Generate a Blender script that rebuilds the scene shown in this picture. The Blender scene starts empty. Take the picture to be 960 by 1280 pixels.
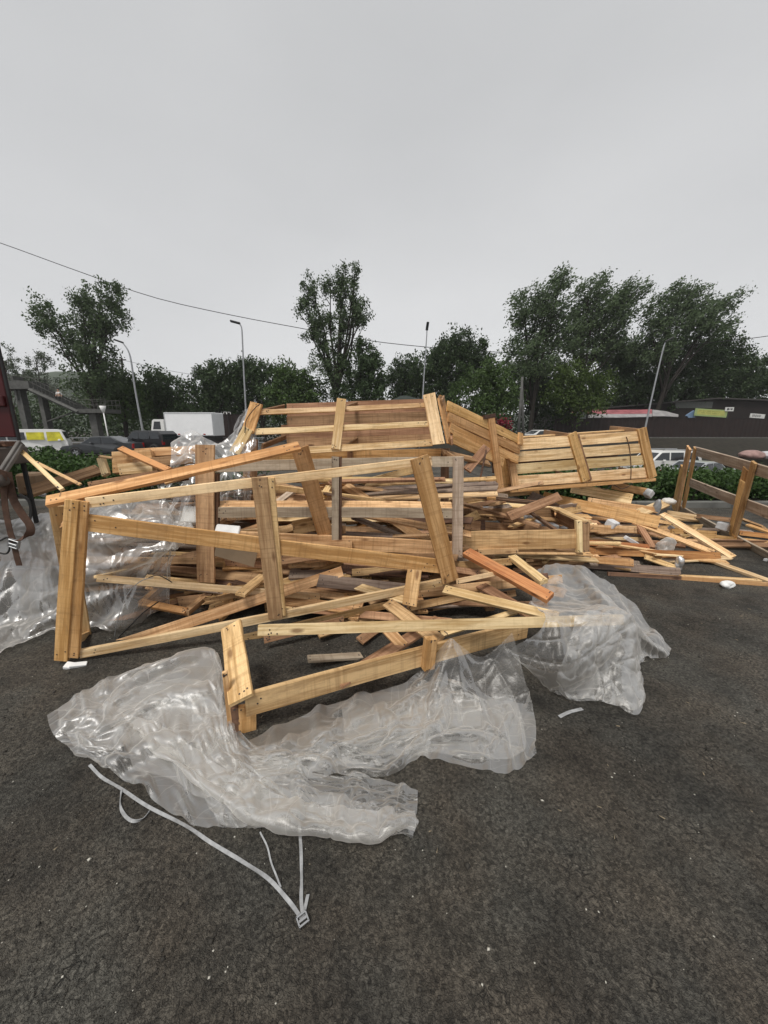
import bpy, bmesh, math, random
import numpy as np
from mathutils import Vector, Matrix

random.seed(7)
RNG = np.random.default_rng(7)
S = bpy.context.scene
C = S.collection
R = math.radians

# ------------------------------------------------------------------ camera, sky, sun, exposure
PW, PH, F = 960.0, 1280.0, 450.0          # the photograph's pixels and focal length
EYE, PITCH = 1.6, R(13.13)
cam = bpy.data.cameras.new('camera')
cam.sensor_fit = 'VERTICAL'; cam.sensor_height = 24.0; cam.lens = 24.0 * F / PH
cam.clip_start = 0.05; cam.clip_end = 3000
camo = bpy.data.objects.new('camera', cam); C.objects.link(camo)
camo.location = (0, 0, EYE); camo.rotation_euler = (R(90) - PITCH, 0, 0)
S.camera = camo

SUN_EL, SUN_AZ = R(62), R(206)            # soft light high behind the camera
w = bpy.data.worlds.new('World'); S.world = w; w.use_nodes = True
nt = w.node_tree; nt.nodes.clear()
N = nt.nodes.new
out = N('ShaderNodeOutputWorld'); bg = N('ShaderNodeBackground'); bg.inputs['Strength'].default_value = 0.1
sky = N('ShaderNodeTexSky'); sky.sky_type = 'NISHITA'; sky.sun_disc = False
sky.sun_elevation = SUN_EL; sky.sun_rotation = SUN_AZ
hsv = N('ShaderNodeHueSaturation'); hsv.inputs['Saturation'].default_value = 0.15
tc = N('ShaderNodeTexCoord'); mp = N('ShaderNodeMapping'); mp.inputs['Scale'].default_value = (1, 1, 2.2)
no = N('ShaderNodeTexNoise'); no.inputs['Scale'].default_value = 1.3; no.inputs['Detail'].default_value = 4
no.inputs['Roughness'].default_value = 0.45
rp = N('ShaderNodeValToRGB')
rp.color_ramp.elements[0].position = 0.25; rp.color_ramp.elements[0].color = (3.95, 4.0, 4.08, 1)
rp.color_ramp.elements[1].position = 0.75; rp.color_ramp.elements[1].color = (4.95, 4.98, 5.04, 1)
mx = N('ShaderNodeMix'); mx.data_type = 'RGBA'; mx.inputs[0].default_value = 0.9
L = nt.links.new
L(tc.outputs['Generated'], mp.inputs['Vector']); L(mp.outputs['Vector'], no.inputs['Vector'])
L(no.outputs['Fac'], rp.inputs['Fac']); L(sky.outputs['Color'], hsv.inputs['Color'])
sx = N('ShaderNodeSeparateXYZ'); L(tc.outputs['Generated'], sx.inputs[0])
er = N('ShaderNodeValToRGB'); er.color_ramp.interpolation = 'EASE'          # overcast: palest a third of the way up
for p_, c_ in ((0.0, .90), (.12, 1.0), (.36, 1.07), (.62, .94), (1.0, .72)):
    e_ = er.color_ramp.elements[0] if p_ == 0 else er.color_ramp.elements[1] if p_ == 1 else er.color_ramp.elements.new(p_)
    e_.position = p_; e_.color = (c_, c_, c_, 1)
L(sx.outputs['Z'], er.inputs['Fac'])
mu = N('ShaderNodeMix'); mu.data_type = 'RGBA'; mu.blend_type = 'MULTIPLY'; mu.inputs[0].default_value = 1
L(hsv.outputs['Color'], mx.inputs[6]); L(rp.outputs['Color'], mu.inputs[6]); L(er.outputs['Color'], mu.inputs[7]); L(mu.outputs[2], mx.inputs[7])
L(mx.outputs[2], bg.inputs['Color']); L(bg.outputs['Background'], out.inputs['Surface'])

sun = bpy.data.lights.new('sun', 'SUN'); sun.energy = 1.5; sun.angle = R(16); sun.color = (1.0, 0.96, 0.9)
suno = bpy.data.objects.new('sun', sun); C.objects.link(suno)
_d = Vector((math.sin(SUN_AZ) * math.cos(SUN_EL), math.cos(SUN_AZ) * math.cos(SUN_EL), math.sin(SUN_EL)))
suno.rotation_euler = _d.to_track_quat('Z', 'Y').to_euler()
S.view_settings.view_transform = 'Standard'; S.view_settings.look = 'None'
S.view_settings.exposure = 0.8; S.view_settings.gamma = 1.0
S.view_settings.use_curve_mapping = False
S.render.engine = 'CYCLES'
S.cycles.use_denoising = True
S.cycles.transparent_max_bounces = 24
S.cycles.max_bounces = 8
S.cycles.sample_clamp_indirect = 6

# ------------------------------------------------------------------ helpers
_fw = Vector((0, math.cos(PITCH), -math.sin(PITCH))); _up = Vector((0, math.sin(PITCH), math.cos(PITCH)))
CAM = Vector((0, 0, EYE))
def ray(px, py):
    return Vector((1, 0, 0)) * ((px - PW / 2) / F) + _up * ((PH / 2 - py) / F) + _fw
def Y(px, py, y):
    d = ray(px, py); return CAM + d * (y / d.y)
def Z(px, py, z):
    d = ray(px, py); return CAM + d * ((z - EYE) / d.z)
def pt(p):
    """(px, py, y) or (px, py, 'z', z) or a Vector"""
    if isinstance(p, Vector): return p
    if len(p) == 4: return Z(p[0], p[1], p[3])
    return Y(*p)
def depth(v): return (v - CAM).dot(_fw)

class Plane:
    def __init__(s, a, b, c):
        s.o = pt(a); n = (pt(b) - s.o).cross(pt(c) - s.o).normalized()
        if n.dot(CAM - s.o) < 0: n = -n
        s.n = n
    def at(s, px, py, off=0.0):
        d = ray(px, py); o = s.o + s.n * off
        return CAM + d * ((o - CAM).dot(s.n) / d.dot(s.n))
    def shifted(s, v):
        p = Plane.__new__(Plane); p.o = s.o + Vector(v); p.n = s.n; return p

def tag(o, label, cat, group=None, kind=None):
    if label: o['label'] = label
    if cat: o['category'] = cat
    if group: o['group'] = group
    if kind: o['kind'] = kind
    return o
def empty(name, loc, label, cat, group=None):
    o = bpy.data.objects.new(name, None); C.objects.link(o); o.location = loc
    o.empty_display_size = 0.1
    return tag(o, label, cat, group)
def wmat(o):
    m = Matrix.Identity(4)
    chain = []
    while o is not None: chain.append(o); o = o.parent
    for k in reversed(chain): m = m @ k.matrix_basis
    return m
def link(name, me, mat, parent=None, M=None):
    o = bpy.data.objects.new(name, me); C.objects.link(o)
    for m in (mat if isinstance(mat, (list, tuple)) else [mat]): me.materials.append(m)
    if M is None: M = Matrix.Identity(4)
    if parent is not None:
        o.parent = parent
        o.matrix_basis = wmat(parent).inverted() @ M
    else:
        o.matrix_basis = M
    return o
def mesh_np(name, v, f, smooth=False):
    v = np.asarray(v, np.float32); f = np.asarray(f, np.int32)
    me = bpy.data.meshes.new(name)
    me.vertices.add(len(v)); me.vertices.foreach_set('co', v.ravel())
    k = f.shape[1]
    me.loops.add(f.size); me.loops.foreach_set('vertex_index', f.ravel())
    me.polygons.add(len(f)); me.polygons.foreach_set('loop_start', np.arange(0, f.size, k, dtype=np.int32))
    me.polygons.foreach_set('loop_total', np.full(len(f), k, np.int32))
    if smooth: me.polygons.foreach_set('use_smooth', np.ones(len(f), bool))
    me.update(calc_edges=True); me.validate()
    return me
def mesh_bm(name, bm, smooth=False):
    bmesh.ops.recalc_face_normals(bm, faces=bm.faces[:])
    me = bpy.data.meshes.new(name); bm.to_mesh(me); bm.free()
    if smooth:
        for p in me.polygons: p.use_smooth = True
    return me
def add_box(bm, lo, hi, M=None, bev=0.0):
    vs = [Vector((x, y, z)) for x in (lo[0], hi[0]) for y in (lo[1], hi[1]) for z in (lo[2], hi[2])]
    if M is not None: vs = [M @ v for v in vs]
    b = [bm.verts.new(v) for v in vs]
    fs = [bm.faces.new([b[i] for i in q]) for q in ((0, 1, 3, 2), (4, 6, 7, 5), (0, 4, 5, 1), (2, 3, 7, 6), (0, 2, 6, 4), (1, 5, 7, 3))]
    if bev:
        es = list({e for f in fs for e in f.edges})
        bmesh.ops.bevel(bm, geom=es, offset=bev, segments=1, affect='EDGES')
def tube_bm(bm, pts, rad, n=8, cap=True):
    pts = [Vector(p) for p in pts]
    if not isinstance(rad, (list, tuple)): rad = [rad] * len(pts)
    rings = []; ref = None
    for i, p in enumerate(pts):
        a = pts[max(i - 1, 0)]; b = pts[min(i + 1, len(pts) - 1)]
        t = (b - a).normalized()
        if ref is None:
            ref = Vector((1, 0, 0)) if abs(t.x) < 0.8 else Vector((0, 1, 0))
        u = (ref - t * ref.dot(t)).normalized(); v = t.cross(u); ref = u
        rings.append([bm.verts.new(p + (u * math.cos(2 * math.pi * k / n) + v * math.sin(2 * math.pi * k / n)) * rad[i]) for k in range(n)])
    for a, b in zip(rings, rings[1:]):
        for k in range(n): bm.faces.new((a[k], a[(k + 1) % n], b[(k + 1) % n], b[k]))
    if cap and n > 2:
        bm.faces.new(rings[0][::-1]); bm.faces.new(rings[-1])
def tube(name, pts, rad, mat, parent=None, n=8, smooth=True):
    bm = bmesh.new(); tube_bm(bm, pts, rad, n); return link(name, mesh_bm(name, bm, smooth), mat, parent)
def catmull(pts, n):
    P = [np.array(p, float) for p in pts]
    P = [2 * P[0] - P[1]] + P + [2 * P[-1] - P[-2]]
    out = []
    segs = len(P) - 3
    for k in range(n):
        t = k / (n - 1) * segs; i = min(int(t), segs - 1); u = t - i
        a, b, c, d = P[i:i + 4]
        out.append(0.5 * (2 * b + (c - a) * u + (2 * a - 5 * b + 4 * c - d) * u * u + (3 * b - a - 3 * c + d) * u ** 3))
    return np.array(out)
def snoise(p, scale, seed, octv=2):
    """cheap smooth noise: sums of random sines; p (...,3)"""
    rng = np.random.default_rng(seed); r = np.zeros(p.shape[:-1]); a = 1.0
    for o in range(octv):
        for k in range(5):
            d = rng.normal(size=3); d /= np.linalg.norm(d)
            r += a * np.sin((p @ d) * scale * 2 ** o * rng.uniform(0.7, 1.4) + rng.uniform(0, 6.28))
        a *= 0.5
    return r / 5

# ------------------------------------------------------------------ materials
def new_mat(name):
    m = bpy.data.materials.new(name); m.use_nodes = True
    b = m.node_tree.nodes['Principled BSDF']
    return m, m.node_tree, b
def plain(name, col, rough=0.6, metal=0.0, var=0.12, scale=6.0, bump=0.0, spec=0.4):
    m, t, b = new_mat(name); n = t.nodes.new; l = t.links.new
    tcn = n('ShaderNodeTexCoord'); nz = n('ShaderNodeTexNoise'); nz.inputs['Scale'].default_value = scale; nz.inputs['Detail'].default_value = 5
    r = n('ShaderNodeValToRGB')
    r.color_ramp.elements[0].position = 0.3; r.color_ramp.elements[1].position = 0.7
    r.color_ramp.elements[0].color = tuple(c * (1 - var) for c in col) + (1,)
    r.color_ramp.elements[1].color = tuple(min(1, c * (1 + var)) for c in col) + (1,)
    l(tcn.outputs['Object'], nz.inputs['Vector']); l(nz.outputs['Fac'], r.inputs['Fac']); l(r.outputs['Color'], b.inputs['Base Color'])
    b.inputs['Roughness'].default_value = rough; b.inputs['Metallic'].default_value = metal
    b.inputs['Specular IOR Level'].default_value = spec
    if bump:
        bp = n('ShaderNodeBump'); bp.inputs['Strength'].default_value = bump; bp.inputs['Distance'].default_value = 0.01
        l(nz.outputs['Fac'], bp.inputs['Height']); l(bp.outputs['Normal'], b.inputs['Normal'])
    return m
def wood(name, lo, hi, stain=0.35, grey=0.0, saw=0.4):
    """sawn softwood: grain along the board's own x, knots, saw marks, stains; each board drifts in tone"""
    m, t, b = new_mat(name); n = t.nodes.new; l = t.links.new
    tcn = n('ShaderNodeTexCoord'); oi = n('ShaderNodeObjectInfo')
    off = n('ShaderNodeVectorMath'); off.operation = 'MULTIPLY_ADD'
    l(oi.outputs['Random'], off.inputs[0]); off.inputs[1].default_value = (37, 53, 91)
    l(tcn.outputs['Object'], off.inputs[2])
    def nz(sc, det=5, rough=0.6, dist=0.0, src=None):
        mp_ = n('ShaderNodeMapping'); mp_.inputs['Scale'].default_value = sc
        l((src or off).outputs[0], mp_.inputs['Vector'])
        q = n('ShaderNodeTexNoise'); q.inputs['Scale'].default_value = 1; q.inputs['Detail'].default_value = det
        q.inputs['Roughness'].default_value = rough; q.inputs['Distortion'].default_value = dist
        l(mp_.outputs['Vector'], q.inputs['Vector']); return q
    grain = nz((2.2, 55, 55), 6, 0.65, 0.4); broad = nz((0.9, 9, 9), 3, 0.5, 0.6); st = nz((3, 7, 7), 4, 0.6); dirt = nz((5, 11, 11), 5, 0.7, 1.0)
    add = n('ShaderNodeMath'); add.operation = 'MULTIPLY_ADD'; add.inputs[1].default_value = 0.55
    l(grain.outputs['Fac'], add.inputs[0])
    mul = n('ShaderNodeMath'); mul.operation = 'MULTIPLY'; mul.inputs[1].default_value = 0.45
    l(broad.outputs['Fac'], mul.inputs[0]); l(mul.outputs[0], add.inputs[2])
    r = n('ShaderNodeValToRGB'); r.color_ramp.elements[0].position = 0.43; r.color_ramp.elements[1].position = 0.58
    r.color_ramp.elements[0].color = (*lo, 1); r.color_ramp.elements[1].color = (*hi, 1)
    l(add.outputs[0], r.inputs['Fac'])
    # stains
    sr = n('ShaderNodeMapRange'); sr.inputs['From Min'].default_value = 0.55; sr.inputs['From Max'].default_value = 0.78
    sr.inputs['To Min'].default_value = 0; sr.inputs['To Max'].default_value = stain
    l(st.outputs['Fac'], sr.inputs['Value'])
    m1 = n('ShaderNodeMix'); m1.data_type = 'RGBA'; m1.inputs[7].default_value = (lo[0] * .35, lo[1] * .3, lo[2] * .3, 1)
    l(sr.outputs['Result'], m1.inputs[0]); l(r.outputs['Color'], m1.inputs[6])
    # knots
    vm = n('ShaderNodeMapping'); vm.inputs['Scale'].default_value = (2.6, 7, 7); l(off.outputs[0], vm.inputs['Vector'])
    vo = n('ShaderNodeTexVoronoi'); vo.inputs['Scale'].default_value = 1.0; l(vm.outputs['Vector'], vo.inputs['Vector'])
    kr = n('ShaderNodeMapRange'); kr.inputs['From Min'].default_value = 0.06; kr.inputs['From Max'].default_value = 0.14
    kr.inputs['To Min'].default_value = 0.75; kr.inputs['To Max'].default_value = 0; l(vo.outputs['Distance'], kr.inputs['Value'])
    m2 = n('ShaderNodeMix'); m2.data_type = 'RGBA'; m2.inputs[7].default_value = (lo[0] * .3, lo[1] * .2, lo[2] * .15, 1)
    l(kr.outputs['Result'], m2.inputs[0]); l(m1.outputs[2], m2.inputs[6])
    # saw marks across the grain
    sw = nz((48, 1.2, 1.2), 3, 0.6)
    sm = n('ShaderNodeMapRange'); sm.inputs['From Min'].default_value = 0.52; sm.inputs['From Max'].default_value = 0.72
    sm.inputs['To Min'].default_value = 0; sm.inputs['To Max'].default_value = saw; l(sw.outputs['Fac'], sm.inputs['Value'])
    m3 = n('ShaderNodeMix'); m3.data_type = 'RGBA'; m3.inputs[7].default_value = (lo[0] * .55, lo[1] * .5, lo[2] * .45, 1)
    l(sm.outputs['Result'], m3.inputs[0]); l(m2.outputs[2], m3.inputs[6])
    # per-board tone
    hs = n('ShaderNodeHueSaturation')
    wn = n('ShaderNodeTexWhiteNoise'); wn.noise_dimensions = '1D'; l(oi.outputs['Random'], wn.inputs['W'])
    v_ = n('ShaderNodeMapRange'); v_.inputs['To Min'].default_value = 0.78; v_.inputs['To Max'].default_value = 1.16; l(wn.outputs['Value'], v_.inputs['Value'])
    h_ = n('ShaderNodeMapRange'); h_.inputs['To Min'].default_value = 0.486; h_.inputs['To Max'].default_value = 0.501; l(oi.outputs['Random'], h_.inputs['Value'])
    l(v_.outputs['Result'], hs.inputs['Value']); l(h_.outputs['Result'], hs.inputs['Hue'])
    hs.inputs['Saturation'].default_value = 1.0 - grey
    dr = n('ShaderNodeMapRange'); dr.inputs['From Min'].default_value = 0.5; dr.inputs['From Max'].default_value = 0.7
    dr.inputs['To Min'].default_value = 0; dr.inputs['To Max'].default_value = 0.3; l(dirt.outputs['Fac'], dr.inputs['Value'])
    m7 = n('ShaderNodeMix'); m7.data_type = 'RGBA'; m7.inputs[7].default_value = (0.14, 0.088, 0.05, 1); l(dr.outputs['Result'], m7.inputs[0]); l(m3.outputs[2], m7.inputs[6])
    l(m7.outputs[2], hs.inputs['Color']); l(hs.outputs['Color'], b.inputs['Base Color'])
    b.inputs['Roughness'].default_value = 0.72; b.inputs['Specular IOR Level'].default_value = 0.25
    bp = n('ShaderNodeBump'); bp.inputs['Strength'].default_value = 0.55; bp.inputs['Distance'].default_value = 0.004
    l(add.outputs[0], bp.inputs['Height']); l(bp.outputs['Normal'], b.inputs['Normal'])
    return m
W = dict(
    pale=wood('pale_wood', (0.56, 0.375, 0.165), (0.90, 0.70, 0.40), 0.32, saw=.15),
    tan=wood('tan_wood', (0.43, 0.26, 0.105), (0.78, 0.54, 0.27), 0.42),
    orange=wood('orange_wood', (0.45, 0.25, 0.085), (0.74, 0.47, 0.205), 0.42),
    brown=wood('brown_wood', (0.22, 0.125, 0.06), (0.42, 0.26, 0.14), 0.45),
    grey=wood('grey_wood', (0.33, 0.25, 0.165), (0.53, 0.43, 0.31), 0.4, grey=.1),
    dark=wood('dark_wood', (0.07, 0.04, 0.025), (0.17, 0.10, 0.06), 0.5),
    red=wood('red_wood', (0.33, 0.14, 0.045), (0.55, 0.29, 0.11), 0.45, saw=.05),
    rosy=wood('rosy_wood', (0.34, 0.20, 0.10), (0.58, 0.38, 0.205), 0.4),
    weather=wood('weathered_wood', (0.16, 0.11, 0.075), (0.33, 0.25, 0.18), 0.5, grey=.15),
)
NAIL = plain('nail_steel', (0.06, 0.045, 0.04), 0.5, 0.3)
WHITE = plain('white_paint', (0.75, 0.75, 0.74), 0.5)
FOAM = plain('white_foam', (0.62, 0.63, 0.64), 0.8, scale=20)
PAPER = plain('white_paper', (0.76, 0.76, 0.75), 0.8, scale=12)
GREYFOAM = plain('grey_foam', (0.33, 0.34, 0.35), 0.8, scale=20)
STEEL = plain('galvanised_steel', (0.35, 0.36, 0.37), 0.45, 0.6)
BLACK = plain('black_rubber', (0.02, 0.02, 0.02), 0.7)
GLASS = plain('dark_glass', (0.02, 0.024, 0.028), 0.08, spec=0.6)
CONC = plain('concrete', (0.085, 0.085, 0.08), 0.85, scale=3, var=.25)
CONCD = plain('stained_concrete', (0.13, 0.13, 0.12), 0.9, scale=3, var=.35)
BARK = plain('bark', (0.03, 0.025, 0.02), 0.9, scale=9, var=.35)

# ------------------------------------------------------------------ boards
BOARDS = []
def board_mesh(L_, w_, t_, rnd, nails=(), rough=1.0, jag=0.0):
    """a sawn board along x, face -> +y, width along z; chamfered, a little bowed, ends cut not quite square"""
    n = 10; ch = min(0.0022, t_ * 0.2)
    bow = rnd.uniform(-1, 1) * 0.004 * L_ * rough; bow2 = rnd.uniform(-1, 1) * 0.003 * L_ * rough
    tw = rnd.uniform(-1, 1) * 0.012 * rough
    prof = [(-t_ / 2, -w_ / 2 + ch), (-t_ / 2 + ch, -w_ / 2), (t_ / 2 - ch, -w_ / 2), (t_ / 2, -w_ / 2 + ch),
            (t_ / 2, w_ / 2 - ch), (t_ / 2 - ch, w_ / 2), (-t_ / 2 + ch, w_ / 2), (-t_ / 2, w_ / 2 - ch)]
    skew0 = rnd.uniform(-1, 1) * 0.08; skew1 = rnd.uniform(-1, 1) * 0.08
    v = []; f = []
    for i in range(n + 1):
        u = i / n; x = (u - 0.5) * L_
        k = 1 - (2 * u - 1) ** 2
        dw = 1 + rnd.uniform(-1, 1) * 0.022 * rough; ey = rnd.uniform(0, .0025)
        for (py, pz) in prof:
            sx = (skew0 if i == 0 else skew1 if i == n else 0) * pz
            a = tw * (u - .5)
            if jag and i in (0, n): sx += rnd.uniform(-1, 1) * jag
            v.append((x + sx, py * (1 - ey / t_) + bow * k + a * pz, pz * dw + bow2 * k - a * py))
    for i in range(n):
        for j in range(8):
            a = i * 8 + j; b = i * 8 + (j + 1) % 8
            f.append((a, b, b + 8, a + 8))
    me_f = [tuple(q) for q in f] + [tuple(range(7, -1, -1)), tuple(range(n * 8, n * 8 + 8))]
    nf = len(me_f)
    for (nx, nz_) in nails:                      # nail heads on the face
        x0 = nx * L_ / 2; z0 = nz_ * w_ / 2; k = 1 - (2 * x0 / L_) ** 2
        y0 = t_ / 2 + bow * k + tw * (x0 / L_) * z0 + 0.0012; r = 0.0052
        b0 = len(v)
        for q in range(6):
            v.append((x0 + r * math.cos(q * 1.047), y0, z0 + bow2 * k + r * math.sin(q * 1.047)))
        me_f.append(tuple(range(b0 + 5, b0 - 1, -1)))
    me = bpy.data.meshes.new('board'); me.from_pydata(v, [], me_f); me.update()
    return me, nf
def rand_nails(rnd, ends=True):
    r = []
    for s in (-1, 1):
        for k in range(rnd.choice((2, 2, 3, 4))):
            r.append((s * rnd.uniform(0.86, 0.97), rnd.uniform(-0.75, 0.75)))
    return r
def board(name, p0, p1, w_, t_=0.022, mat='tan', n=None, parent=None, label=None, group=None, cat='board', nails=True, off=0.0, rough=1.0, jag=0.0):
    """p0,p1: centre line of the face that looks to the camera (or along n)"""
    a = p1 - p0; L_ = a.length; a.normalize(); mid = (p0 + p1) / 2
    if n is None: n = CAM - mid
    n = n - a * n.dot(a); n.normalize()
    b = a.cross(n)                               # x=a, y=n, z=a x n
    rnd = random.Random(int(abs(mid.x * 7919 + mid.y * 104729 + mid.z * 1299709) * 100) + len(BOARDS))
    me, nf = board_mesh(L_, w_, t_, rnd, rand_nails(rnd) if nails is True else (nails or ()), rough, jag)
    c = mid - n * (t_ / 2) + n * off
    M = Matrix((( a.x, n.x, b.x, c.x), (a.y, n.y, b.y, c.y), (a.z, n.z, b.z, c.z), (0, 0, 0, 1)))
    o = link(name, me, [W[mat] if isinstance(mat, str) else mat, NAIL], parent, M)
    if len(me.polygons) > nf:
        for p in list(me.polygons)[nf:]: p.material_index = 1
    if parent is None:
        tag(o, label, cat, group)
    elif label: o['label'] = label
    BOARDS.append(o)
    return o
def pboard(pl, name, a, b, wpx, t_, mat, parent, off=0.0, **k):
    """board lying in plane pl, given in the photograph's pixels"""
    p0, p1 = pl.at(*a, off), pl.at(*b, off)
    return board(name, p0, p1, wpx * depth((p0 + p1) / 2) / F, t_, mat, n=pl.n, parent=parent, **k)
def fboard(name, a, b, wpx, t_, mat, label, n=None, group=None, cat='board', **k):
    """a loose board: ends given as (px,py,y) or (px,py,'z',z)"""
    p0, p1 = pt(a), pt(b)
    return board(name, p0, p1, wpx * depth((p0 + p1) / 2) / F, t_, mat, n=n, label=label, group=group, cat=cat, **k)
UP = Vector((0, 0, 1)); UPC = Vector((0, -0.5, 0.85))
# ------------------------------------------------------------------ the ground and other setting
def sstep(a, b, x):
    t = np.clip((np.asarray(x, float) - a) / (b - a), 0, 1); return t * t * (3 - 2 * t)
def gz(x, y):
    e = sstep(3, 9, x)
    low = -0.3 - 1.35 * e; bank = -0.3 + 0.7 * e
    z = low * sstep(8.5, 15, y)
    return z + (bank - low) * sstep(30.5, 41, y)
def asphalt(name, c0, c1, fine=True):
    m, t, b = new_mat(name); n = t.nodes.new; l = t.links.new
    tcn = n('ShaderNodeTexCoord')
    def nz(s, d=5, r=.6):
        q = n('ShaderNodeTexNoise'); q.inputs['Scale'].default_value = s; q.inputs['Detail'].default_value = d; q.inputs['Roughness'].default_value = r
        l(tcn.outputs['Object'], q.inputs['Vector']); return q
    big = nz(0.9, 4); mid = nz(4.5, 5, .7); fin = nz(70, 5, .8); warp = nz(24, 3)
    r = n('ShaderNodeValToRGB'); r.color_ramp.elements[0].position = .36; r.color_ramp.elements[1].position = .62
    r.color_ramp.elements[0].color = (*c0, 1); r.color_ramp.elements[1].color = (*c1, 1)
    ad = n('ShaderNodeMath'); ad.operation = 'ADD'; hv = n('ShaderNodeMath'); hv.operation = 'MULTIPLY'; hv.inputs[1].default_value = .5
    l(big.outputs['Fac'], ad.inputs[0]); l(mid.outputs['Fac'], ad.inputs[1]); l(ad.outputs[0], hv.inputs[0]); l(hv.outputs[0], r.inputs['Fac'])
    fr = n('ShaderNodeMapRange'); fr.inputs['From Min'].default_value = .3; fr.inputs['From Max'].default_value = .72
    fr.inputs['To Min'].default_value = .35; fr.inputs['To Max'].default_value = 1.75; l(fin.outputs['Fac'], fr.inputs['Value'])
    m1 = n('ShaderNodeMix'); m1.data_type = 'RGBA'; m1.blend_type = 'MULTIPLY'; m1.inputs[0].default_value = 1
    l(r.outputs['Color'], m1.inputs[6]); l(fr.outputs['Result'], m1.inputs[7])
    # crumbled stones: warped voronoi cells, deep where the surface has broken up
    wa = n('ShaderNodeVectorMath'); wa.operation = 'MULTIPLY_ADD'; wa.inputs[1].default_value = (.022, .022, .022)
    l(warp.outputs['Color'], wa.inputs[0]); l(tcn.outputs['Object'], wa.inputs[2])
    vo = n('ShaderNodeTexVoronoi'); vo.feature = 'DISTANCE_TO_EDGE'; vo.inputs['Scale'].default_value = 36
    l(wa.outputs[0], vo.inputs['Vector'])
    vo2 = n('ShaderNodeTexVoronoi'); vo2.feature = 'DISTANCE_TO_EDGE'; vo2.inputs['Scale'].default_value = 110
    l(wa.outputs[0], vo2.inputs['Vector'])
    patch = n('ShaderNodeMapRange'); patch.inputs['From Min'].default_value = .53; patch.inputs['From Max'].default_value = .66; l(mid.outputs['Fac'], patch.inputs['Value'])
    cr = n('ShaderNodeMapRange'); cr.inputs['From Max'].default_value = .13; l(vo.outputs['Distance'], cr.inputs['Value'])
    cr2 = n('ShaderNodeMapRange'); cr2.inputs['From Max'].default_value = .2; l(vo2.outputs['Distance'], cr2.inputs['Value'])
    inv = n('ShaderNodeMath'); inv.operation = 'MULTIPLY_ADD'; inv.inputs[1].default_value = -1; inv.inputs[2].default_value = 1
    l(cr.outputs['Result'], inv.inputs[0])
    dk = n('ShaderNodeMath'); dk.operation = 'MULTIPLY'; l(inv.outputs[0], dk.inputs[0]); l(patch.outputs['Result'], dk.inputs[1])
    dk2 = n('ShaderNodeMath'); dk2.operation = 'MULTIPLY'; dk2.inputs[1].default_value = .68; l(dk.outputs[0], dk2.inputs[0])
    m2 = n('ShaderNodeMix'); m2.data_type = 'RGBA'; m2.inputs[7].default_value = (.006, .006, .006, 1)
    l(dk2.outputs[0], m2.inputs[0]); l(m1.outputs[2], m2.inputs[6])
    # single stones of the aggregate, some pale, some black
    vc = n('ShaderNodeTexVoronoi'); vc.inputs['Scale'].default_value = 95; l(tcn.outputs['Object'], vc.inputs['Vector'])
    sv = n('ShaderNodeSeparateColor'); l(vc.outputs['Color'], sv.inputs[0])
    sr_ = n('ShaderNodeMapRange'); sr_.inputs['To Min'].default_value = .45; sr_.inputs['To Max'].default_value = 1.6; l(sv.outputs[0], sr_.inputs['Value'])
    m4 = n('ShaderNodeMix'); m4.data_type = 'RGBA'; m4.blend_type = 'MULTIPLY'; m4.inputs[0].default_value = .8
    l(m2.outputs[2], m4.inputs[6]); l(sr_.outputs['Result'], m4.inputs[7])
    # oil and damp
    oil = nz(1.7, 3, .5); orr = n('ShaderNodeMapRange'); orr.inputs['From Min'].default_value = .60; orr.inputs['From Max'].default_value = .72
    orr.inputs['To Max'].default_value = .6; l(oil.outputs['Fac'], orr.inputs['Value'])
    m5 = n('ShaderNodeMix'); m5.data_type = 'RGBA'; m5.inputs[7].default_value = (.014, .013, .012, 1); l(orr.outputs['Result'], m5.inputs[0]); l(m4.outputs[2], m5.inputs[6])
    hue = nz(2.6, 3, .5); hr = n('ShaderNodeValToRGB')
    hr.color_ramp.elements[0].position = .38; hr.color_ramp.elements[1].position = .62
    hr.color_ramp.elements[0].color = (1.08, 1.0, .89, 1); hr.color_ramp.elements[1].color = (.98, 1.0, .96, 1)
    l(hue.outputs['Fac'], hr.inputs['Fac'])
    m6 = n('ShaderNodeMix'); m6.data_type = 'RGBA'; m6.blend_type = 'MULTIPLY'; m6.inputs[0].default_value = 1; l(m5.outputs[2], m6.inputs[6]); l(hr.outputs['Color'], m6.inputs[7])
    l(m6.outputs[2], b.inputs['Base Color'])
    rr_ = n('ShaderNodeMapRange'); rr_.inputs['From Min'].default_value = .3; rr_.inputs['From Max'].default_value = .7; rr_.inputs['To Min'].default_value = .9; rr_.inputs['To Max'].default_value = .55
    l(big.outputs['Fac'], rr_.inputs['Value']); l(rr_.outputs['Result'], b.inputs['Roughness'])
    h = n('ShaderNodeMath'); h.operation = 'MULTIPLY_ADD'; l(cr2.outputs['Result'], h.inputs[0]); h.inputs[1].default_value = .35
    h2 = n('ShaderNodeMath'); h2.operation = 'MULTIPLY_ADD'; l(dk.outputs[0], h2.inputs[0]); h2.inputs[1].default_value = -1.0; l(fin.outputs['Fac'], h2.inputs[2])
    l(h2.outputs[0], h.inputs[2])
    bp = n('ShaderNodeBump'); bp.inputs['Strength'].default_value = 1.0; bp.inputs['Distance'].default_value = .013
    l(h.outputs[0], bp.inputs['Height']); l(bp.outputs['Normal'], b.inputs['Normal'])
    b.inputs['Specular IOR Level'].default_value = .3
    return m
ASPH = asphalt('crumbly_asphalt', (.030, .0275, .0245), (.112, .104, .092))
ROADM = asphalt('road_asphalt', (.06, .06, .06), (.10, .10, .10))
SOIL = plain('bank_soil', (.019, .016, .010), .95, scale=2.5, var=.5, bump=.6)

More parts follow.
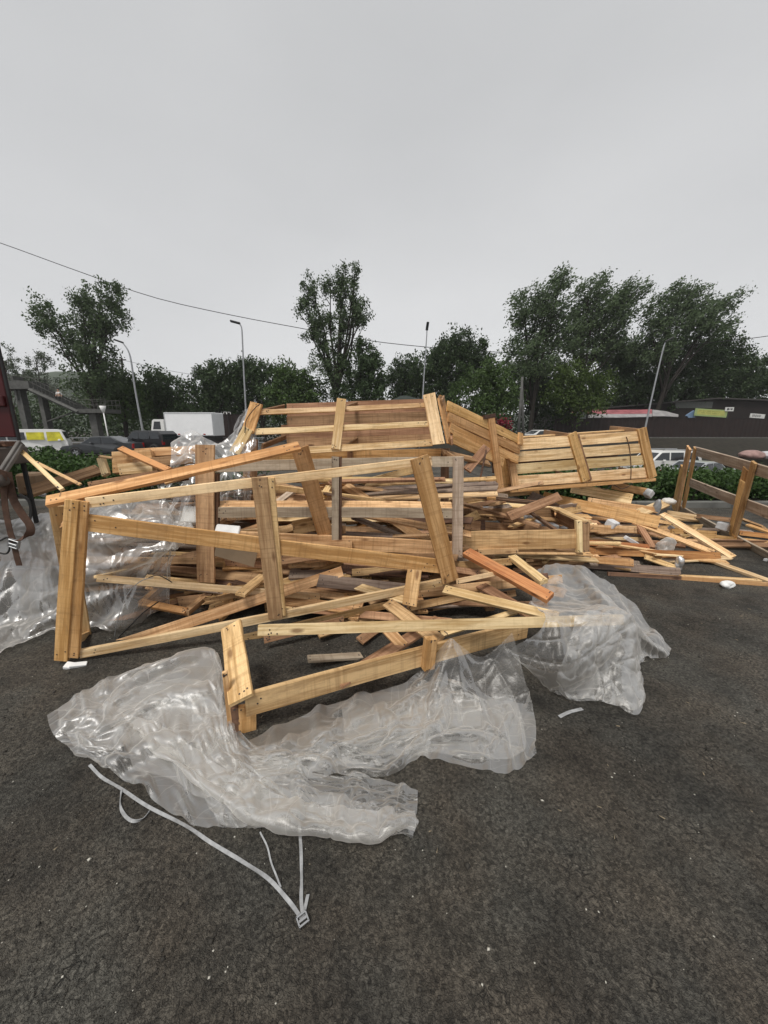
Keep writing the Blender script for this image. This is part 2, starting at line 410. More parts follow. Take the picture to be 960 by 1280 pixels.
def sheet(name, xs, ys, zoff, mat, label=None):
    X, Yg = np.meshgrid(xs, ys); Zg = gz(X, Yg) + zoff
    v = np.stack([X, Yg, Zg], -1).reshape(-1, 3); nx = len(xs)
    i, j = np.meshgrid(np.arange(nx - 1), np.arange(len(ys) - 1)); a = (j * nx + i).ravel()
    f = np.stack([a, a + 1, a + 1 + nx, a + nx], -1)
    o = link(name, mesh_np(name, v, f, True), mat); o['kind'] = 'structure'
    if label: o['label'] = label
    return o
GX = np.concatenate([np.linspace(-600, -60, 8)[:-1], np.linspace(-60, 2, 13)[:-1], np.linspace(2, 12, 17)[:-1], np.linspace(12, 60, 9)[:-1], np.linspace(60, 600, 8)])
GY = np.concatenate([np.linspace(-40, 7.5, 6)[:-1], np.linspace(7.5, 45, 62)[:-1], np.linspace(45, 1200, 12)])
sheet('ground', GX, GY, 0, ASPH, 'dark crumbling asphalt of the yard')
sheet('road', np.linspace(-70, 2.0, 14), np.linspace(16.5, 37, 34), .012, ROADM, 'grey asphalt road behind the hedge')
sheet('bank', np.concatenate([np.linspace(3, 12, 14)[:-1], np.linspace(12, 70, 12)]), np.linspace(30, 46, 36), .03, SOIL, 'brown earth bank below the brown fence')
sheet('planting_bed', np.linspace(3.2, 16, 8), np.linspace(7.5, 9.4, 8), .05, SOIL, 'dark soil under the hedge beyond the kerb')
sheet('planting_strip', np.linspace(-16, -3.0, 8), np.linspace(7.6, 9.6, 8), .05, SOIL, 'dark soil under the hedge by the road')
# hill fading behind the trees
bm = bmesh.new()
HX = np.linspace(-420, 500, 70); prof = [34 * math.exp(-((x + 230) / 75) ** 2) + 14 * math.exp(-((x - 210) / 150) ** 2) + 8 + 4 * math.sin(x * .05) + 2 * math.sin(x * .17) for x in HX]
rows = []
for k, (yy, s) in enumerate(((190, 0), (215, .5), (250, .85), (300, 1.0), (360, .6))):
    rows.append([bm.verts.new((x, yy + 6 * math.sin(x * .06 + k), s * h - .6)) for x, h in zip(HX, prof)])
for a, b in zip(rows, rows[1:]):
    for i in range(len(HX) - 1): bm.faces.new((a[i], a[i + 1], b[i + 1], b[i]))
HILLM = plain('wooded_hill', (.05, .065, .045), .95, scale=.12, var=.5)
o = link('hill', mesh_bm('hill', bm, True), HILLM); o['kind'] = 'structure'; o['label'] = 'misty wooded hill behind the trees'
# kerbs
def kerb(name, x0, x1, y, label):
    bm = bmesh.new(); x = x0
    while x < x1:
        add_box(bm, (x + .004, y - .07, -.1), (min(x + .98, x1), y + .07, .125), bev=.012); x += .99
    o = link(name, mesh_bm(name, bm), CONCD); o['kind'] = 'structure'; o['label'] = label
kerb('kerb', 3.2, 16, 7.3, 'stained concrete kerb in front of the right hedge')
kerb('kerb', -16, -3.0, 7.5, 'stained concrete kerb in front of the left hedge')

# ------------------------------------------------------------------ foliage
def leafmat(name, c, var=.35, trans=.25):
    m, t, b = new_mat(name); n = t.nodes.new; l = t.links.new
    g = n('ShaderNodeNewGeometry'); at = n('ShaderNodeAttribute'); at.attribute_name = 'tint'
    r = n('ShaderNodeValToRGB')
    r.color_ramp.elements[0].color = tuple(k * (1 - var) for k in c) + (1,)
    r.color_ramp.elements[1].color = (c[0] * (1 + var) * 1.08, c[1] * (1 + var), c[2] * (1 + var * .6), 1)
    ad = n('ShaderNodeMath'); ad.operation = 'MULTIPLY_ADD'; ad.inputs[1].default_value = .4
    ml = n('ShaderNodeMath'); ml.operation = 'MULTIPLY'; ml.inputs[1].default_value = .6
    l(at.outputs['Fac'], ml.inputs[0]); l(g.outputs['Random Per Island'], ad.inputs[0]); l(ml.outputs[0], ad.inputs[2])
    l(ad.outputs[0], r.inputs['Fac']); l(r.outputs['Color'], b.inputs['Base Color'])
    b.inputs['Roughness'].default_value = .6; b.inputs['Specular IOR Level'].default_value = .3
    tr = n('ShaderNodeBsdfTranslucent'); mxs = n('ShaderNodeMixShader'); mxs.inputs[0].default_value = trans
    l(r.outputs['Color'], tr.inputs['Color']); l(b.outputs[0], mxs.inputs[1]); l(tr.outputs[0], mxs.inputs[2])
    l(mxs.outputs[0], t.nodes['Material Output'].inputs['Surface'])
    return m
LEAF_POP = leafmat('poplar_leaf', (.062, .10, .045))
LEAF_DARK = leafmat('dark_leaf', (.036, .066, .024))
LEAF_MID = leafmat('mid_leaf', (.05, .092, .024))
LEAF_LIGHT = leafmat('light_leaf', (.05, .085, .018))
LEAF_HEDGE = leafmat('hedge_leaf', (.045, .09, .026), .5)
LEAF_FAR = leafmat('far_leaf', (.06, .085, .05))
LEAF_RED = leafmat('red_petal', (.17, .012, .03), .4)

def leaves_mesh(name, pos, leaf, tint, rng, axis=None, ax_w=0.0, aspect=.5):
    """rhombic leaves at pos (n,3)"""
    n = len(pos)
    d = rng.normal(size=(n, 3)); d /= np.linalg.norm(d, axis=1)[:, None]
    if axis is not None:
        d = d * (1 - ax_w) + np.asarray(axis) * ax_w; d /= np.linalg.norm(d, axis=1)[:, None]
    q = rng.normal(size=(n, 3)); s = np.cross(d, q); s /= np.linalg.norm(s, axis=1)[:, None]
    l_ = leaf * rng.uniform(.6, 1.3, size=(n, 1))
    v = np.stack([pos - d * l_ * .5, pos + s * l_ * aspect * .5, pos + d * l_ * .5, pos - s * l_ * aspect * .5], 1).reshape(-1, 3)
    f = np.arange(n * 4).reshape(-1, 4)
    me = mesh_np(name, v, f)
    a = me.attributes.new('tint', 'FLOAT', 'POINT'); a.data.foreach_set('value', np.repeat(tint, 4).astype(np.float32))
    return me
def tree(name, label, y, base_px, ells, mat, leaf=.26, dens=7.0, per=46, clump=.5, wind=(0, 0, .5), trunk_r=.25, group=None, aspect=.5, deepen=1.0):
    seed = int(base_px * 13 + y * 7 + len(ells)); rng = np.random.default_rng(seed)
    b0 = Y(base_px, 500, y); base = Vector((b0.x, y, float(gz(b0.x, y))))
    root = empty(name, base, label, 'tree', group)
    P = []; T = []; cents = []
    wv = np.array(wind, float); wl = np.linalg.norm(wv) + 1e-6
    for (cx, cy, rx, ry) in ells:
        c = Y(cx, cy, y + rng.uniform(-.6, .6)); k = depth(c) / F
        a, h = rx * k * 1.1, ry * k * 1.08; dd = a * .85 * deepen
        nC = max(6, int(dens * (a * h) ** .8))
        q = rng.normal(size=(nC, 3)); q /= np.linalg.norm(q, axis=1)[:, None]
        r = rng.uniform(.12, 1, size=(nC, 1)) ** .45 * rng.uniform(.82, 1.08, size=(nC, 1))
        cc = np.array(c) + q * r * np.array([a, dd, h]) * np.array([1, 1, 1])
        cents.append((np.array(c), cc))
        for ci in cc:
            m = int(per * rng.uniform(.5, 1.4)); sg = clump * rng.uniform(.6, 1.25)
            e = rng.normal(size=(m, 3)) * sg * .55
            t_ = rng.uniform(-.8, 1.2, size=(m, 1))
            P.append(ci + e + t_ * wv * sg * (1.3 if abs(wv[0]) < .1 else 1.9)); T.append(np.full(m, rng.uniform(0, 1)))
    P = np.concatenate(P); T = np.concatenate(T)
    me = leaves_mesh('crown', P, leaf, T, rng, wv / wl, .35 if abs(wv[0]) < .1 else .6, aspect)
    link('crown', me, mat, root)
    bm = bmesh.new()
    cz = [c[2] for c, _ in cents]; top = np.array(cents[int(np.argmax(cz))][0])
    mid = np.mean([c for c, _ in cents], 0)
    fork = np.array(base) * .55 + np.array((mid[0], mid[1], mid[2])) * .45
    tr = catmull([np.array(base) - (0, 0, .3), np.array(base) * .75 + fork * .25 + rng.normal(size=3) * .1, fork, fork * .5 + top * .5 + rng.normal(size=3) * .3, top], 12)
    tube_bm(bm, tr, [trunk_r * (1.15 - .95 * i / 11) for i in range(12)], 7)
    for c, cc in cents:
        br = catmull([tr[int(rng.integers(4, 7))], c * .55 + fork * .45 + rng.normal(size=3) * .25, c], 7)
        tube_bm(bm, br, [trunk_r * (.55 - .42 * i / 6) for i in range(7)], 5)
        for e in cc[rng.permutation(len(cc))[:7]]:
            s = br[int(rng.integers(3, 7))]
            tube_bm(bm, [s, (s + e) / 2 + rng.normal(size=3) * .12, e], [trunk_r * .16, trunk_r * .1, trunk_r * .04], 4)
    link('trunk', mesh_bm('trunk', bm, True), BARK, root)
    return root
UPW = (0, 0, .6); RW = (.75, 0, .6)
tree('poplar_tree', 'tall loose poplar with a separate left limb beside the footbridge stairs', 44, 112,
     [(57, 392, 16, 18), (66, 415, 20, 16), (128, 372, 26, 17), (104, 380, 16, 18), (140, 395, 20, 20), (108, 405, 26, 18), (96, 432, 20, 18), (118, 440, 26, 28), (128, 415, 16, 14), (112, 475, 26, 28), (135, 470, 16, 24)],
     LEAF_POP, .30, 11, 54, .5, UPW, .3)
tree('poplar_tree', 'tall slim poplar with two crowns standing alone in the middle of the sky', 46, 422,
     [(390, 362, 11, 17), (382, 385, 11, 15), (428, 345, 10, 15), (443, 345, 6, 14), (433, 368, 19, 17), (442, 390, 21, 16), (452, 398, 10, 9), (413, 362, 9, 14), (400, 400, 16, 16), (425, 405, 18, 14), (388, 420, 14, 9), (415, 425, 22, 15), (408, 452, 20, 20), (425, 480, 26, 24)],
     LEAF_POP, .28, 12, 54, .44, UPW, .32)
tree('windblown_poplar', 'leftmost windblown poplar, its crown bent right above the twin concrete post', 48, 668,
     [(655, 385, 20, 22), (700, 352, 15, 13), (686, 370, 20, 16), (668, 400, 26, 20), (693, 390, 18, 18), (650, 440, 26, 18), (672, 425, 20, 16), (678, 455, 20, 20), (705, 420, 24, 24), (640, 465, 22, 16)],
     LEAF_POP, .31, 10.5, 54, .52, RW, .33)
tree('windblown_poplar', 'middle windblown poplar with a flat combed top between two others', 50, 715,
     [(738, 362, 22, 15), (765, 372, 26, 16), (790, 366, 18, 13), (740, 385, 28, 16), (770, 395, 26, 16), (725, 405, 20, 18), (750, 415, 28, 16), (735, 440, 22, 18), (712, 425, 24, 22), (770, 435, 24, 18), (752, 400, 30, 18)],
     LEAF_POP, .31, 10.5, 54, .52, RW, .33)
tree('windblown_poplar', 'rightmost windblown poplar streaming over the brown building', 50, 818,
     [(850, 368, 24, 14), (835, 385, 22, 18), (868, 380, 24, 16), (905, 378, 16, 9), (888, 390, 22, 12), (860, 402, 34, 18), (832, 415, 26, 22), (880, 412, 22, 14), (812, 400, 12, 16), (820, 440, 30, 20), (900, 410, 18, 10)],
     LEAF_POP, .31, 10.5, 54, .52, RW, .3)
BT = 'broadleaf trees along the road'
def bush(label, y, bx, ells, mat, **k):
    return tree('broadleaf_tree', label, y, bx, ells, mat, **{**dict(leaf=.36, dens=12, per=56, clump=.6, trunk_r=.26, group=BT), **k})
bush('small misty tree at the far left beyond the footbridge', 75, 42, [(45, 450, 15, 14), (40, 470, 18, 16), (55, 480, 18, 18)], LEAF_FAR, dens=4.2)
bush('pale misty tree showing over the red truck side', 80, 8, [(8, 450, 14, 20), (22, 475, 18, 18), (0, 480, 20, 20)], LEAF_FAR, dens=4)
bush('low bushy tree behind the footbridge landing', 47, 150, [(140, 500, 26, 22), (152, 485, 20, 22), (165, 505, 22, 24)], LEAF_MID)
bush('round dark tree left of the white box truck', 50, 198, [(195, 482, 26, 18), (185, 500, 26, 24), (212, 498, 22, 26)], LEAF_DARK)
bush('dark spreading tree above the white box truck', 50, 262, [(275, 470, 26, 20), (258, 490, 26, 26), (290, 495, 26, 28), (250, 510, 26, 22), (310, 468, 18, 15)], LEAF_DARK)
bush('round leafy tree behind the middle lamp post', 50, 328, [(318, 472, 24, 20), (335, 490, 24, 28), (310, 500, 26, 26)], LEAF_DARK)
bush('mid green tree left of the tall slim poplar', 46, 365, [(362, 472, 22, 18), (368, 492, 28, 24), (352, 505, 24, 20), (385, 500, 22, 24)], LEAF_MID)
bush('dark round tree leaning on the tall slim poplar', 45, 455, [(457, 440, 15, 15), (448, 462, 26, 22), (465, 470, 20, 22), (455, 495, 32, 26)], LEAF_DARK, clump=.5)
bush('small dark tree right of the slim poplar, left of the thin lamp post', 55, 505, [(505, 462, 16, 16), (498, 480, 20, 18), (515, 490, 24, 22)], LEAF_DARK)
bush('big domed dark tree behind the thin lamp post', 52, 568, [(575, 432, 26, 18), (555, 445, 24, 20), (592, 445, 22, 20), (540, 462, 26, 22), (570, 470, 36, 26), (600, 470, 22, 22), (545, 495, 30, 24)], LEAF_DARK)
bush('lower bushy tree in front of the big domed one', 40, 612, [(610, 470, 26, 20), (600, 492, 30, 28), (630, 490, 24, 26), (612, 515, 34, 24)], LEAF_MID, leaf=.3)
bush('fresh green bush between the twin post and the pink awning', 42, 720, [(722, 472, 28, 18), (705, 488, 26, 22), (745, 488, 24, 22), (722, 505, 36, 20)], LEAF_LIGHT, leaf=.3)
bush('dense dark tree behind the left end of the brown building', 54, 668, [(655, 480, 30, 28), (680, 495, 30, 28), (690, 470, 26, 26)], LEAF_DARK)
bush('dense dark tree rising behind the pink awning', 54, 790, [(775, 450, 28, 26), (800, 460, 36, 30), (770, 480, 36, 28), (812, 490, 36, 26)], LEAF_DARK)
bush('wide dark tree beyond the leaning lamp post', 55, 860, [(850, 450, 34, 26), (880, 455, 34, 28), (855, 480, 40, 26), (892, 485, 36, 24)], LEAF_DARK)
bush('dark tree falling away to the right edge over the brown roof', 55, 925, [(905, 432, 22, 16), (915, 455, 26, 20), (938, 465, 22, 18), (955, 485, 26, 20), (920, 485, 32, 22)], LEAF_DARK)
# undergrowth closing the view between trunks
rng = np.random.default_rng(5); n = 42000
x = rng.uniform(-62, 70, n); yy = 57 + rng.normal(size=n) * 1.6; zz = rng.uniform(0, 1, n) ** .8 * (5.6 + 2.2 * sstep(-5, 8, x) + 1.1 * np.sin(x * .35) + .8 * np.sin(x * .93)) - .4
me = leaves_mesh('undergrowth', np.stack([x, yy, zz], 1), .5, rng.uniform(0, 1, n), rng)
tag(link('undergrowth', me, LEAF_DARK), 'dark scrub filling the gaps between the trees behind the road', 'undergrowth', None, 'stuff')

def hedge(label, x0, x1, y0, y1, h, n, seed):
    rng = np.random.default_rng(seed)
    m = n // 9
    cx = rng.uniform(x0, x1, m); cy = rng.uniform(y0, y1, m)
    top = h * (.86 + .09 * np.sin(cx * 2.1) + .07 * np.sin(cx * 5.3 + 1) + rng.normal(size=m) * .05)
    cz = top * (1 - rng.uniform(0, 1, m) ** 2.2 * .95)
    P = np.repeat(np.stack([cx, cy, cz], 1), 9, 0) + rng.normal(size=(m * 9, 3)) * .075
    P[:, 2] = np.maximum(P[:, 2], .08)
    root = empty('hedge', ((x0 + x1) / 2, (y0 + y1) / 2, 0), label, 'hedge')
    link('foliage', leaves_mesh('foliage', P, .085, np.repeat(rng.uniform(0, 1, m), 9), rng, (0, 0, 1), .25, .65), LEAF_HEDGE, root)
    bm = bmesh.new()
    for k in range(int((x1 - x0) * 5)):
        a = Vector((rng.uniform(x0, x1), rng.uniform(y0 + .1, y1 - .1), -.02))
        for q in range(2): tube_bm(bm, [a, a + Vector((rng.normal() * .12, rng.normal() * .1, h * .45)), a + Vector((rng.normal() * .25, rng.normal() * .2, h * .85))], [.012, .009, .004], 4)
    link('stems', mesh_bm('stems', bm), BARK, root)
hedge('long low leafy hedge between the yard and the parked van', -13, -3.0, 7.85, 9.2, .98, 30000, 3)
hedge('long low leafy hedge behind the kerb in front of the white car', 3.0, 13.5, 7.6, 9.1, .60, 30000, 4)
# red flowering shrub behind the heap
rng = np.random.default_rng(9); c = Y(628, 533, 24)
root = empty('flowering_shrub', (c.x, 24, float(gz(c.x, 24))), 'shrub covered in red flowers behind the slatted crates', 'shrub')
q = rng.normal(size=(900, 3)) * (.26, .22, .22) + np.array(c)
link('flowers', leaves_mesh('flowers', q, .13, rng.uniform(0, 1, 900), rng, aspect=.8), LEAF_RED, root)
q = rng.normal(size=(900, 3)) * (.4, .35, .5) + np.array(c) - (0, 0, .75)
link('foliage', leaves_mesh('foliage', q, .16, rng.uniform(0, 1, 900), rng), LEAF_DARK, root)
bm = bmesh.new()
for k in range(6): tube_bm(bm, [(c.x, 24, float(gz(c.x, 24)) - .1), Vector(c) + Vector(rng.normal(size=3)) * .3], [.03, .01], 5)
link('stems', mesh_bm('stems', bm), BARK, root)
# ------------------------------------------------------------------ poles, bridge, fences, buildings
def ground_pt(px, y):
    p = Y(px, 540, y); return Vector((p.x, y, float(gz(p.x, y))))
def lamp_post(label, y, px, rad=.075, head=None, mat=None):
    """px: list of picture points from low to high; the shaft is carried down to the ground"""
    P = [Y(a, b, y) for a, b in px]
    d = (P[0] - P[1]); k = (P[0].z - float(gz(P[0].x, y))) / max(-d.z, 1e-4)
    base = P[0] + d * k
    root = empty('street_lamp', base, label, 'street lamp', 'street lamps along the road')
    path = [base - (base - P[0]).normalized() * -.0] + P
    c = catmull(path, 22)
    tube('shaft', [Vector(v) for v in c], [rad * (1.15 - .55 * i / 21) for i in range(22)], mat or STEEL, root)
    bm = bmesh.new(); tube_bm(bm, [base + Vector((0, 0, -.05)), base + Vector((0, 0, .9))], rad * 1.5, 10)
    link('base_sleeve', mesh_bm('base_sleeve', bm, True), mat or STEEL, root)
    t = P[-1]; dirv = (P[-1] - P[-2]).normalized()
    if head:
        ax = Vector((head[0], -.25, head[1])).normalized()
        bm = bmesh.new()
        M = Matrix.Translation(t + ax * .25) @ ax.to_track_quat('X', 'Z').to_matrix().to_4x4()
        add_box(bm, (-.32, -.11, -.05), (.32, .11, .055), M, .03)
        h = link('lamp_head', mesh_bm('lamp_head', bm), DARKP, root)
        bm = bmesh.new(); add_box(bm, (-.25, -.08, -.065), (.28, .08, -.048), M)
        link('lens', mesh_bm('lens', bm), GLASS, h)
    return root
DARKP = plain('dark_metal', (.045, .045, .045), .5, .4)
lamp_post('curved street lamp left of the white box truck', 30, [(175, 520), (169, 487), (164, 452), (160, 438), (153, 428)], .075, (-1, .35))
lamp_post('tall straight street lamp above the left end of the top crate', 26, [(307, 505), (305, 470), (303, 425), (302, 410), (299, 404)], .06, (-1, .2))
lamp_post('thin pole lamp rising behind the middle crate post', 32, [(528.5, 495), (530, 470), (532, 440), (533.5, 418), (533.6, 412)], .06, (.1, .9))
lamp_post('leaning street lamp in front of the brown building', 30, [(808, 528), (814, 500), (822, 465), (829, 436), (832, 427)], .07, (.8, .5))
# wooden utility pole and its crossarm
b = ground_pt(158, 52)
r_ = empty('utility_pole', b, 'short dark utility pole beside the curved street lamp', 'utility pole')
tube('shaft', [b, Y(152, 447, 52)], [.17, .12], BARK, r_)
bm = bmesh.new(); t = Y(152.3, 450, 52); add_box(bm, (t.x - .7, 51.75, t.z - .06), (t.x + .7, 51.85, t.z + .06)); link('crossarm', mesh_bm('crossarm', bm), BARK, r_)
# A-shaped concrete pole
b = ground_pt(650, 36)
r_ = empty('concrete_pole', b, 'twin legged grey concrete pole behind the slatted crates', 'utility pole')
top = Y(653, 471, 36)
tube('shaft', [Vector((Y(648, 545, 36).x, 36, float(gz(b.x, 36)))), top], [.16, .11], CONC, r_)
tube('strut', [Vector((Y(657.5, 545, 36).x, 36.3, float(gz(b.x, 36)))), top + Vector((0.02, .14, -.15))], [.15, .10], CONC, r_)
# slim white sign lamp by the bridge
b = ground_pt(134.5, 33)
r_ = empty('path_lamp', b, 'short white post lamp with a cup head in front of the footbridge', 'street lamp')
tube('shaft', [b, Y(129, 514, 33)], .05, WHITE, r_)
t = Y(128.6, 511, 33); tube('lamp_head', [t + Vector((0, 0, -.3)), t + Vector((0, 0, .25))], [.1, .26], WHITE, r_)
# overhead cable
def cable(px, y, rad, label):
    c = catmull([Y(a, b, y) for a, b in px], 40)
    o = tube('cable', [Vector(v) for v in c], rad, BLACK, None, 5); tag(o, label, 'cable')
cable([(-60, 284), (0, 303.5), (95, 338), (190, 371), (285, 393), (380, 411), (450, 424), (520, 432.5), (620, 440), (760, 440), (900, 427), (960, 420), (1000, 413)], 53, .045, 'long black overhead cable sagging across the sky')
cable([(60, 434), (152, 450), (200, 461), (240, 468), (300, 476)], 53, .022, 'thin faint wire running right from the dark utility pole')

# footbridge with stairs
YB = 40
def bx(name, px0, py0, px1, py1, y, d, mat, parent, bev=.0):
    """a box facing the road, its front face spanning the given picture rectangle at distance y"""
    a = Y(px0, py0, y); b = Y(px1, py1, y)
    bm = bmesh.new(); add_box(bm, (min(a.x, b.x), y, min(a.z, b.z)), (max(a.x, b.x), y + d, max(a.z, b.z)), bev=bev)
    return link(name, mesh_bm(name, bm), mat, parent)
fb = empty('footbridge', ground_pt(80, YB), 'grey concrete footbridge with a stair flight and landing at the left', 'footbridge')
bx('landing', 96, 511, 132, 516, YB, 2.4, CONC, fb)
a, b2 = Y(36, 484, YB), Y(97, 513.5, YB)
bm = bmesh.new()
nst = 16
for i in range(nst):
    p = a.lerp(b2, i / nst); q = a.lerp(b2, (i + 1) / nst)
    add_box(bm, (p.x, YB + .1, q.z - .32), (q.x + .1, YB + 2.3, p.z - .05))
link('stair_flight', mesh_bm('stair_flight', bm), CONC, fb)
bm = bmesh.new(); tube_bm(bm, [a + Vector((0, 0, -.25)), b2 + Vector((0, 0, -.12))], .2, 4); link('stringer', mesh_bm('stringer', bm), CONC, fb)
bx('deck', -60, 476, 37, 486, YB, 2.4, CONC, fb)
bx('tower', 13, 470, 22, 500, YB + .3, 1.2, CONC, fb)
def col(px, top, y, wd):
    t = Y(px, top, y); bm = bmesh.new(); add_box(bm, (t.x - wd / 2, y + .5, float(gz(t.x, y)) - .3), (t.x + wd / 2, y + 1.2, t.z))
    link('column', mesh_bm('column', bm), CONC, fb)
col(42, 487, YB, .45); col(110, 515.8, YB, .75); col(15, 486, YB, .6); col(-20, 485, YB, .6)
tube('brace', [Y(54, 529, YB + .6), Y(92, 515, YB + .6)], .09, CONC, fb)
for yo in (0.12, 2.25):
    bm = bmesh.new()
    pa, pb, pc, pl_ = a + Vector((0, yo, 0)), b2 + Vector((0, yo, 0)), Y(132, 511, YB) + Vector((0, yo, 0)), Y(-60, 476, YB) + Vector((0, yo, 0))
    up = Vector((0, 0, 1.0))
    for k in (.5, 1.0): tube_bm(bm, [pl_ + up * k, pa + up * k + Vector((0, 0, .1)), pb + up * k + Vector((0, 0, .12)), pc + up * k], .018, 5)
    for i in range(13): p = pa.lerp(pb, i / 12); tube_bm(bm, [p, p + up * 1.05], .014, 5)
    for i in range(8): p = pb.lerp(pc, i / 7); tube_bm(bm, [p, p + up], .014, 5)
    link('railing', mesh_bm('railing', bm), CONCD, fb)

# guard rail along the road
gr = empty('guard_rail', ground_pt(120, 37), 'grey two bar guard rail along the far side of the road', 'guard rail')
x0, x1 = Y(10, 540, 37).x, Y(330, 540, 37).x
for z in (.5, .95):
    bm = bmesh.new(); add_box(bm, (x0, 36.95, z - .35), (x1, 37.0, z - .27)); link('rail', mesh_bm('rail', bm), STEEL, gr)
k = x0
while k < x1:
    bm = bmesh.new(); add_box(bm, (k, 37.005, -.5), (k + .08, 37.08, .7)); link('post', mesh_bm('post', bm), STEEL, gr); k += 2.5
# dark red fence behind the truck
BROWN = plain('brown_sheet_metal', (.017, .0085, .007), .6, scale=1.2, var=.25)
BROWN2 = plain('dark_brown_cladding', (.012, .007, .006), .7, scale=1.2, var=.3)
def ribbed_wall(bm, x0, x1, y, z0, z1, pitch=.25, d=.03):
    n = int((x1 - x0) / pitch); vs = []
    for i in range(n + 1):
        x = x0 + (x1 - x0) * i / n
        for q, s in ((-.001, 0), (.001, 1)):
            pass
        vs.append((x, y + (d if i % 2 else 0)))
    lo = [bm.verts.new((x, yy, z0)) for x, yy in vs]; hi = [bm.verts.new((x, yy, z1)) for x, yy in vs]
    lo2 = [bm.verts.new((x, yy + .06, z0)) for x, yy in vs]; hi2 = [bm.verts.new((x, yy + .06, z1)) for x, yy in vs]
    for i in range(n):
        bm.faces.new((lo[i], lo[i + 1], hi[i + 1], hi[i])); bm.faces.new((lo2[i + 1], lo2[i], hi2[i], hi2[i + 1])); bm.faces.new((hi[i], hi[i + 1], hi2[i + 1], hi2[i]))
def rfence(label, px0, px1, pyt, y):
    a = Y(px0, pyt, y); b = Y(px1, pyt, y); g = min(float(gz(a.x, y)), float(gz(b.x, y))) - .2
    r_ = empty('metal_fence', ((a.x + b.x) / 2, y, g), label, 'fence')
    bm = bmesh.new(); ribbed_wall(bm, a.x, b.x, y, g, a.z); link('panel', mesh_bm('panel', bm), BROWN, r_)
    bm = bmesh.new(); add_box(bm, (a.x, y - .02, a.z + .002), (b.x, y + .11, a.z + .07)); link('capping', mesh_bm('capping', bm), BROWN2, r_)
    return r_, a, b, g
rfence('dark reddish metal fence right of the white box truck', 205, 318, 518.5, 45)
fr, a, b, g = rfence('long dark brown metal fence under the pink awning', 694, 1120, 524, 45)
# rubble along the foot of the fence
bm = bmesh.new(); a0 = Y(812, 547, 44.6); a1 = Y(1010, 554, 44.6); add_box(bm, (a0.x, 44.5, a0.z - .3), (a1.x, 44.8, a0.z + .05)); link('plinth', mesh_bm('plinth', bm), CONCD, fr)
tb = None
# brown building behind
YB2 = 52
bl = empty('brown_building', (30, YB2, .3), 'long dark brown building with a low roof behind the brown fence', 'building')
A0, A1, A2 = Y(720, 514, YB2), Y(895, 499, YB2), Y(1120, 508, YB2)
bm = bmesh.new(); 
vs = [(A0.x, YB2, 0), (A2.x, YB2, 0), (A2.x, YB2, A2.z), (A1.x, YB2, A1.z), (A0.x, YB2, A0.z)]
f0 = [bm.verts.new(v) for v in vs]; f1 = [bm.verts.new((v[0], YB2 + 14, v[2])) for v in vs]
bm.faces.new(f0); bm.faces.new(f1[::-1])
for i in range(5): bm.faces.new((f0[i], f0[(i + 1) % 5], f1[(i + 1) % 5], f1[i]))
link('wall', mesh_bm('wall', bm), BROWN2, bl)
bm = bmesh.new()
for p, q in ((A0, A1), (A1, A2)):
    d = (q - p).normalized(); nrm = Vector((-d.z, 0, d.x))
    v = [p + nrm * .02, q + nrm * .02, q + nrm * .2, p + nrm * .2]
    v0 = [bm.verts.new(k + Vector((0, -.5, 0))) for k in v]; v1 = [bm.verts.new(k + Vector((0, 14.5, 0))) for k in v]
    bm.faces.new(v0); bm.faces.new(v1[::-1])
    for i in range(4): bm.faces.new((v0[i], v0[(i + 1) % 4], v1[(i + 1) % 4], v1[i]))
link('roof', mesh_bm('roof', bm), plain('roof_sheet', (.05, .045, .042), .6, scale=2), bl)
bx('window_band', 845, 502, 890, 510, YB2 - .06, .05, plain('grey_panel', (.09, .095, .085), .5), bl)
# awning of the stalls
AW = plain('faded_pink_roofing', (.30, .10, .11), .7, scale=1.5, var=.35); AWG = plain('grey_roofing', (.28, .27, .27), .7, scale=1.5, var=.3)
aw = empty('awning', (Y(770, 520, 46.2).x, 46.2, 3.0), 'faded pink and grey awning roof above the brown fence', 'awning')
def awn(name, pts, y0, y1, mat):
    bm = bmesh.new(); n = len(pts)
    fr_ = [Y(px, pb, y0) for px, pt_, pb in pts]; bk = [Y(px, pt_, y1) for px, pt_, pb in pts]
    vf = [bm.verts.new(p) for p in fr_]; vb = [bm.verts.new(p) for p in bk]
    wf = [bm.verts.new(p + Vector((0, 0, -.06))) for p in fr_]; wb = [bm.verts.new(p + Vector((0, 0, -.06))) for p in bk]
    for i in range(n - 1):
        bm.faces.new((vf[i], vf[i + 1], vb[i + 1], vb[i])); bm.faces.new((wf[i + 1], wf[i], wb[i], wb[i + 1])); bm.faces.new((wf[i], wf[i + 1], vf[i + 1], vf[i]))
    bm.faces.new((vf[0], vb[0], wb[0], wf[0])); bm.faces.new((vf[-1], wf[-1], wb[-1], vb[-1]))
    return link(name, mesh_bm(name, bm), mat, aw)
awn('roof_sheet', [(711, 512, 516), (760, 512.3, 517.4), (800, 512, 517), (815, 511.6, 517)], 46.2, 47.8, AW)
awn('roof_sheet', [(735, 517.5, 521.8), (780, 517.5, 521.5), (815, 517.2, 520.5)], 45.6, 46.19, AWG)
awn('roof_sheet', [(815.5, 512, 520), (830, 513.5, 519.8), (848, 518, 520.6)], 45.6, 47.6, AWG)
for px in (720, 760, 800, 840):
    p = Y(px, 519, 46.3); bm = bmesh.new(); tube_bm(bm, [(p.x, 46.3, .2), (p.x, 46.3, p.z - .08)], .05, 6); link('post', mesh_bm('post', bm), DARKP, aw)
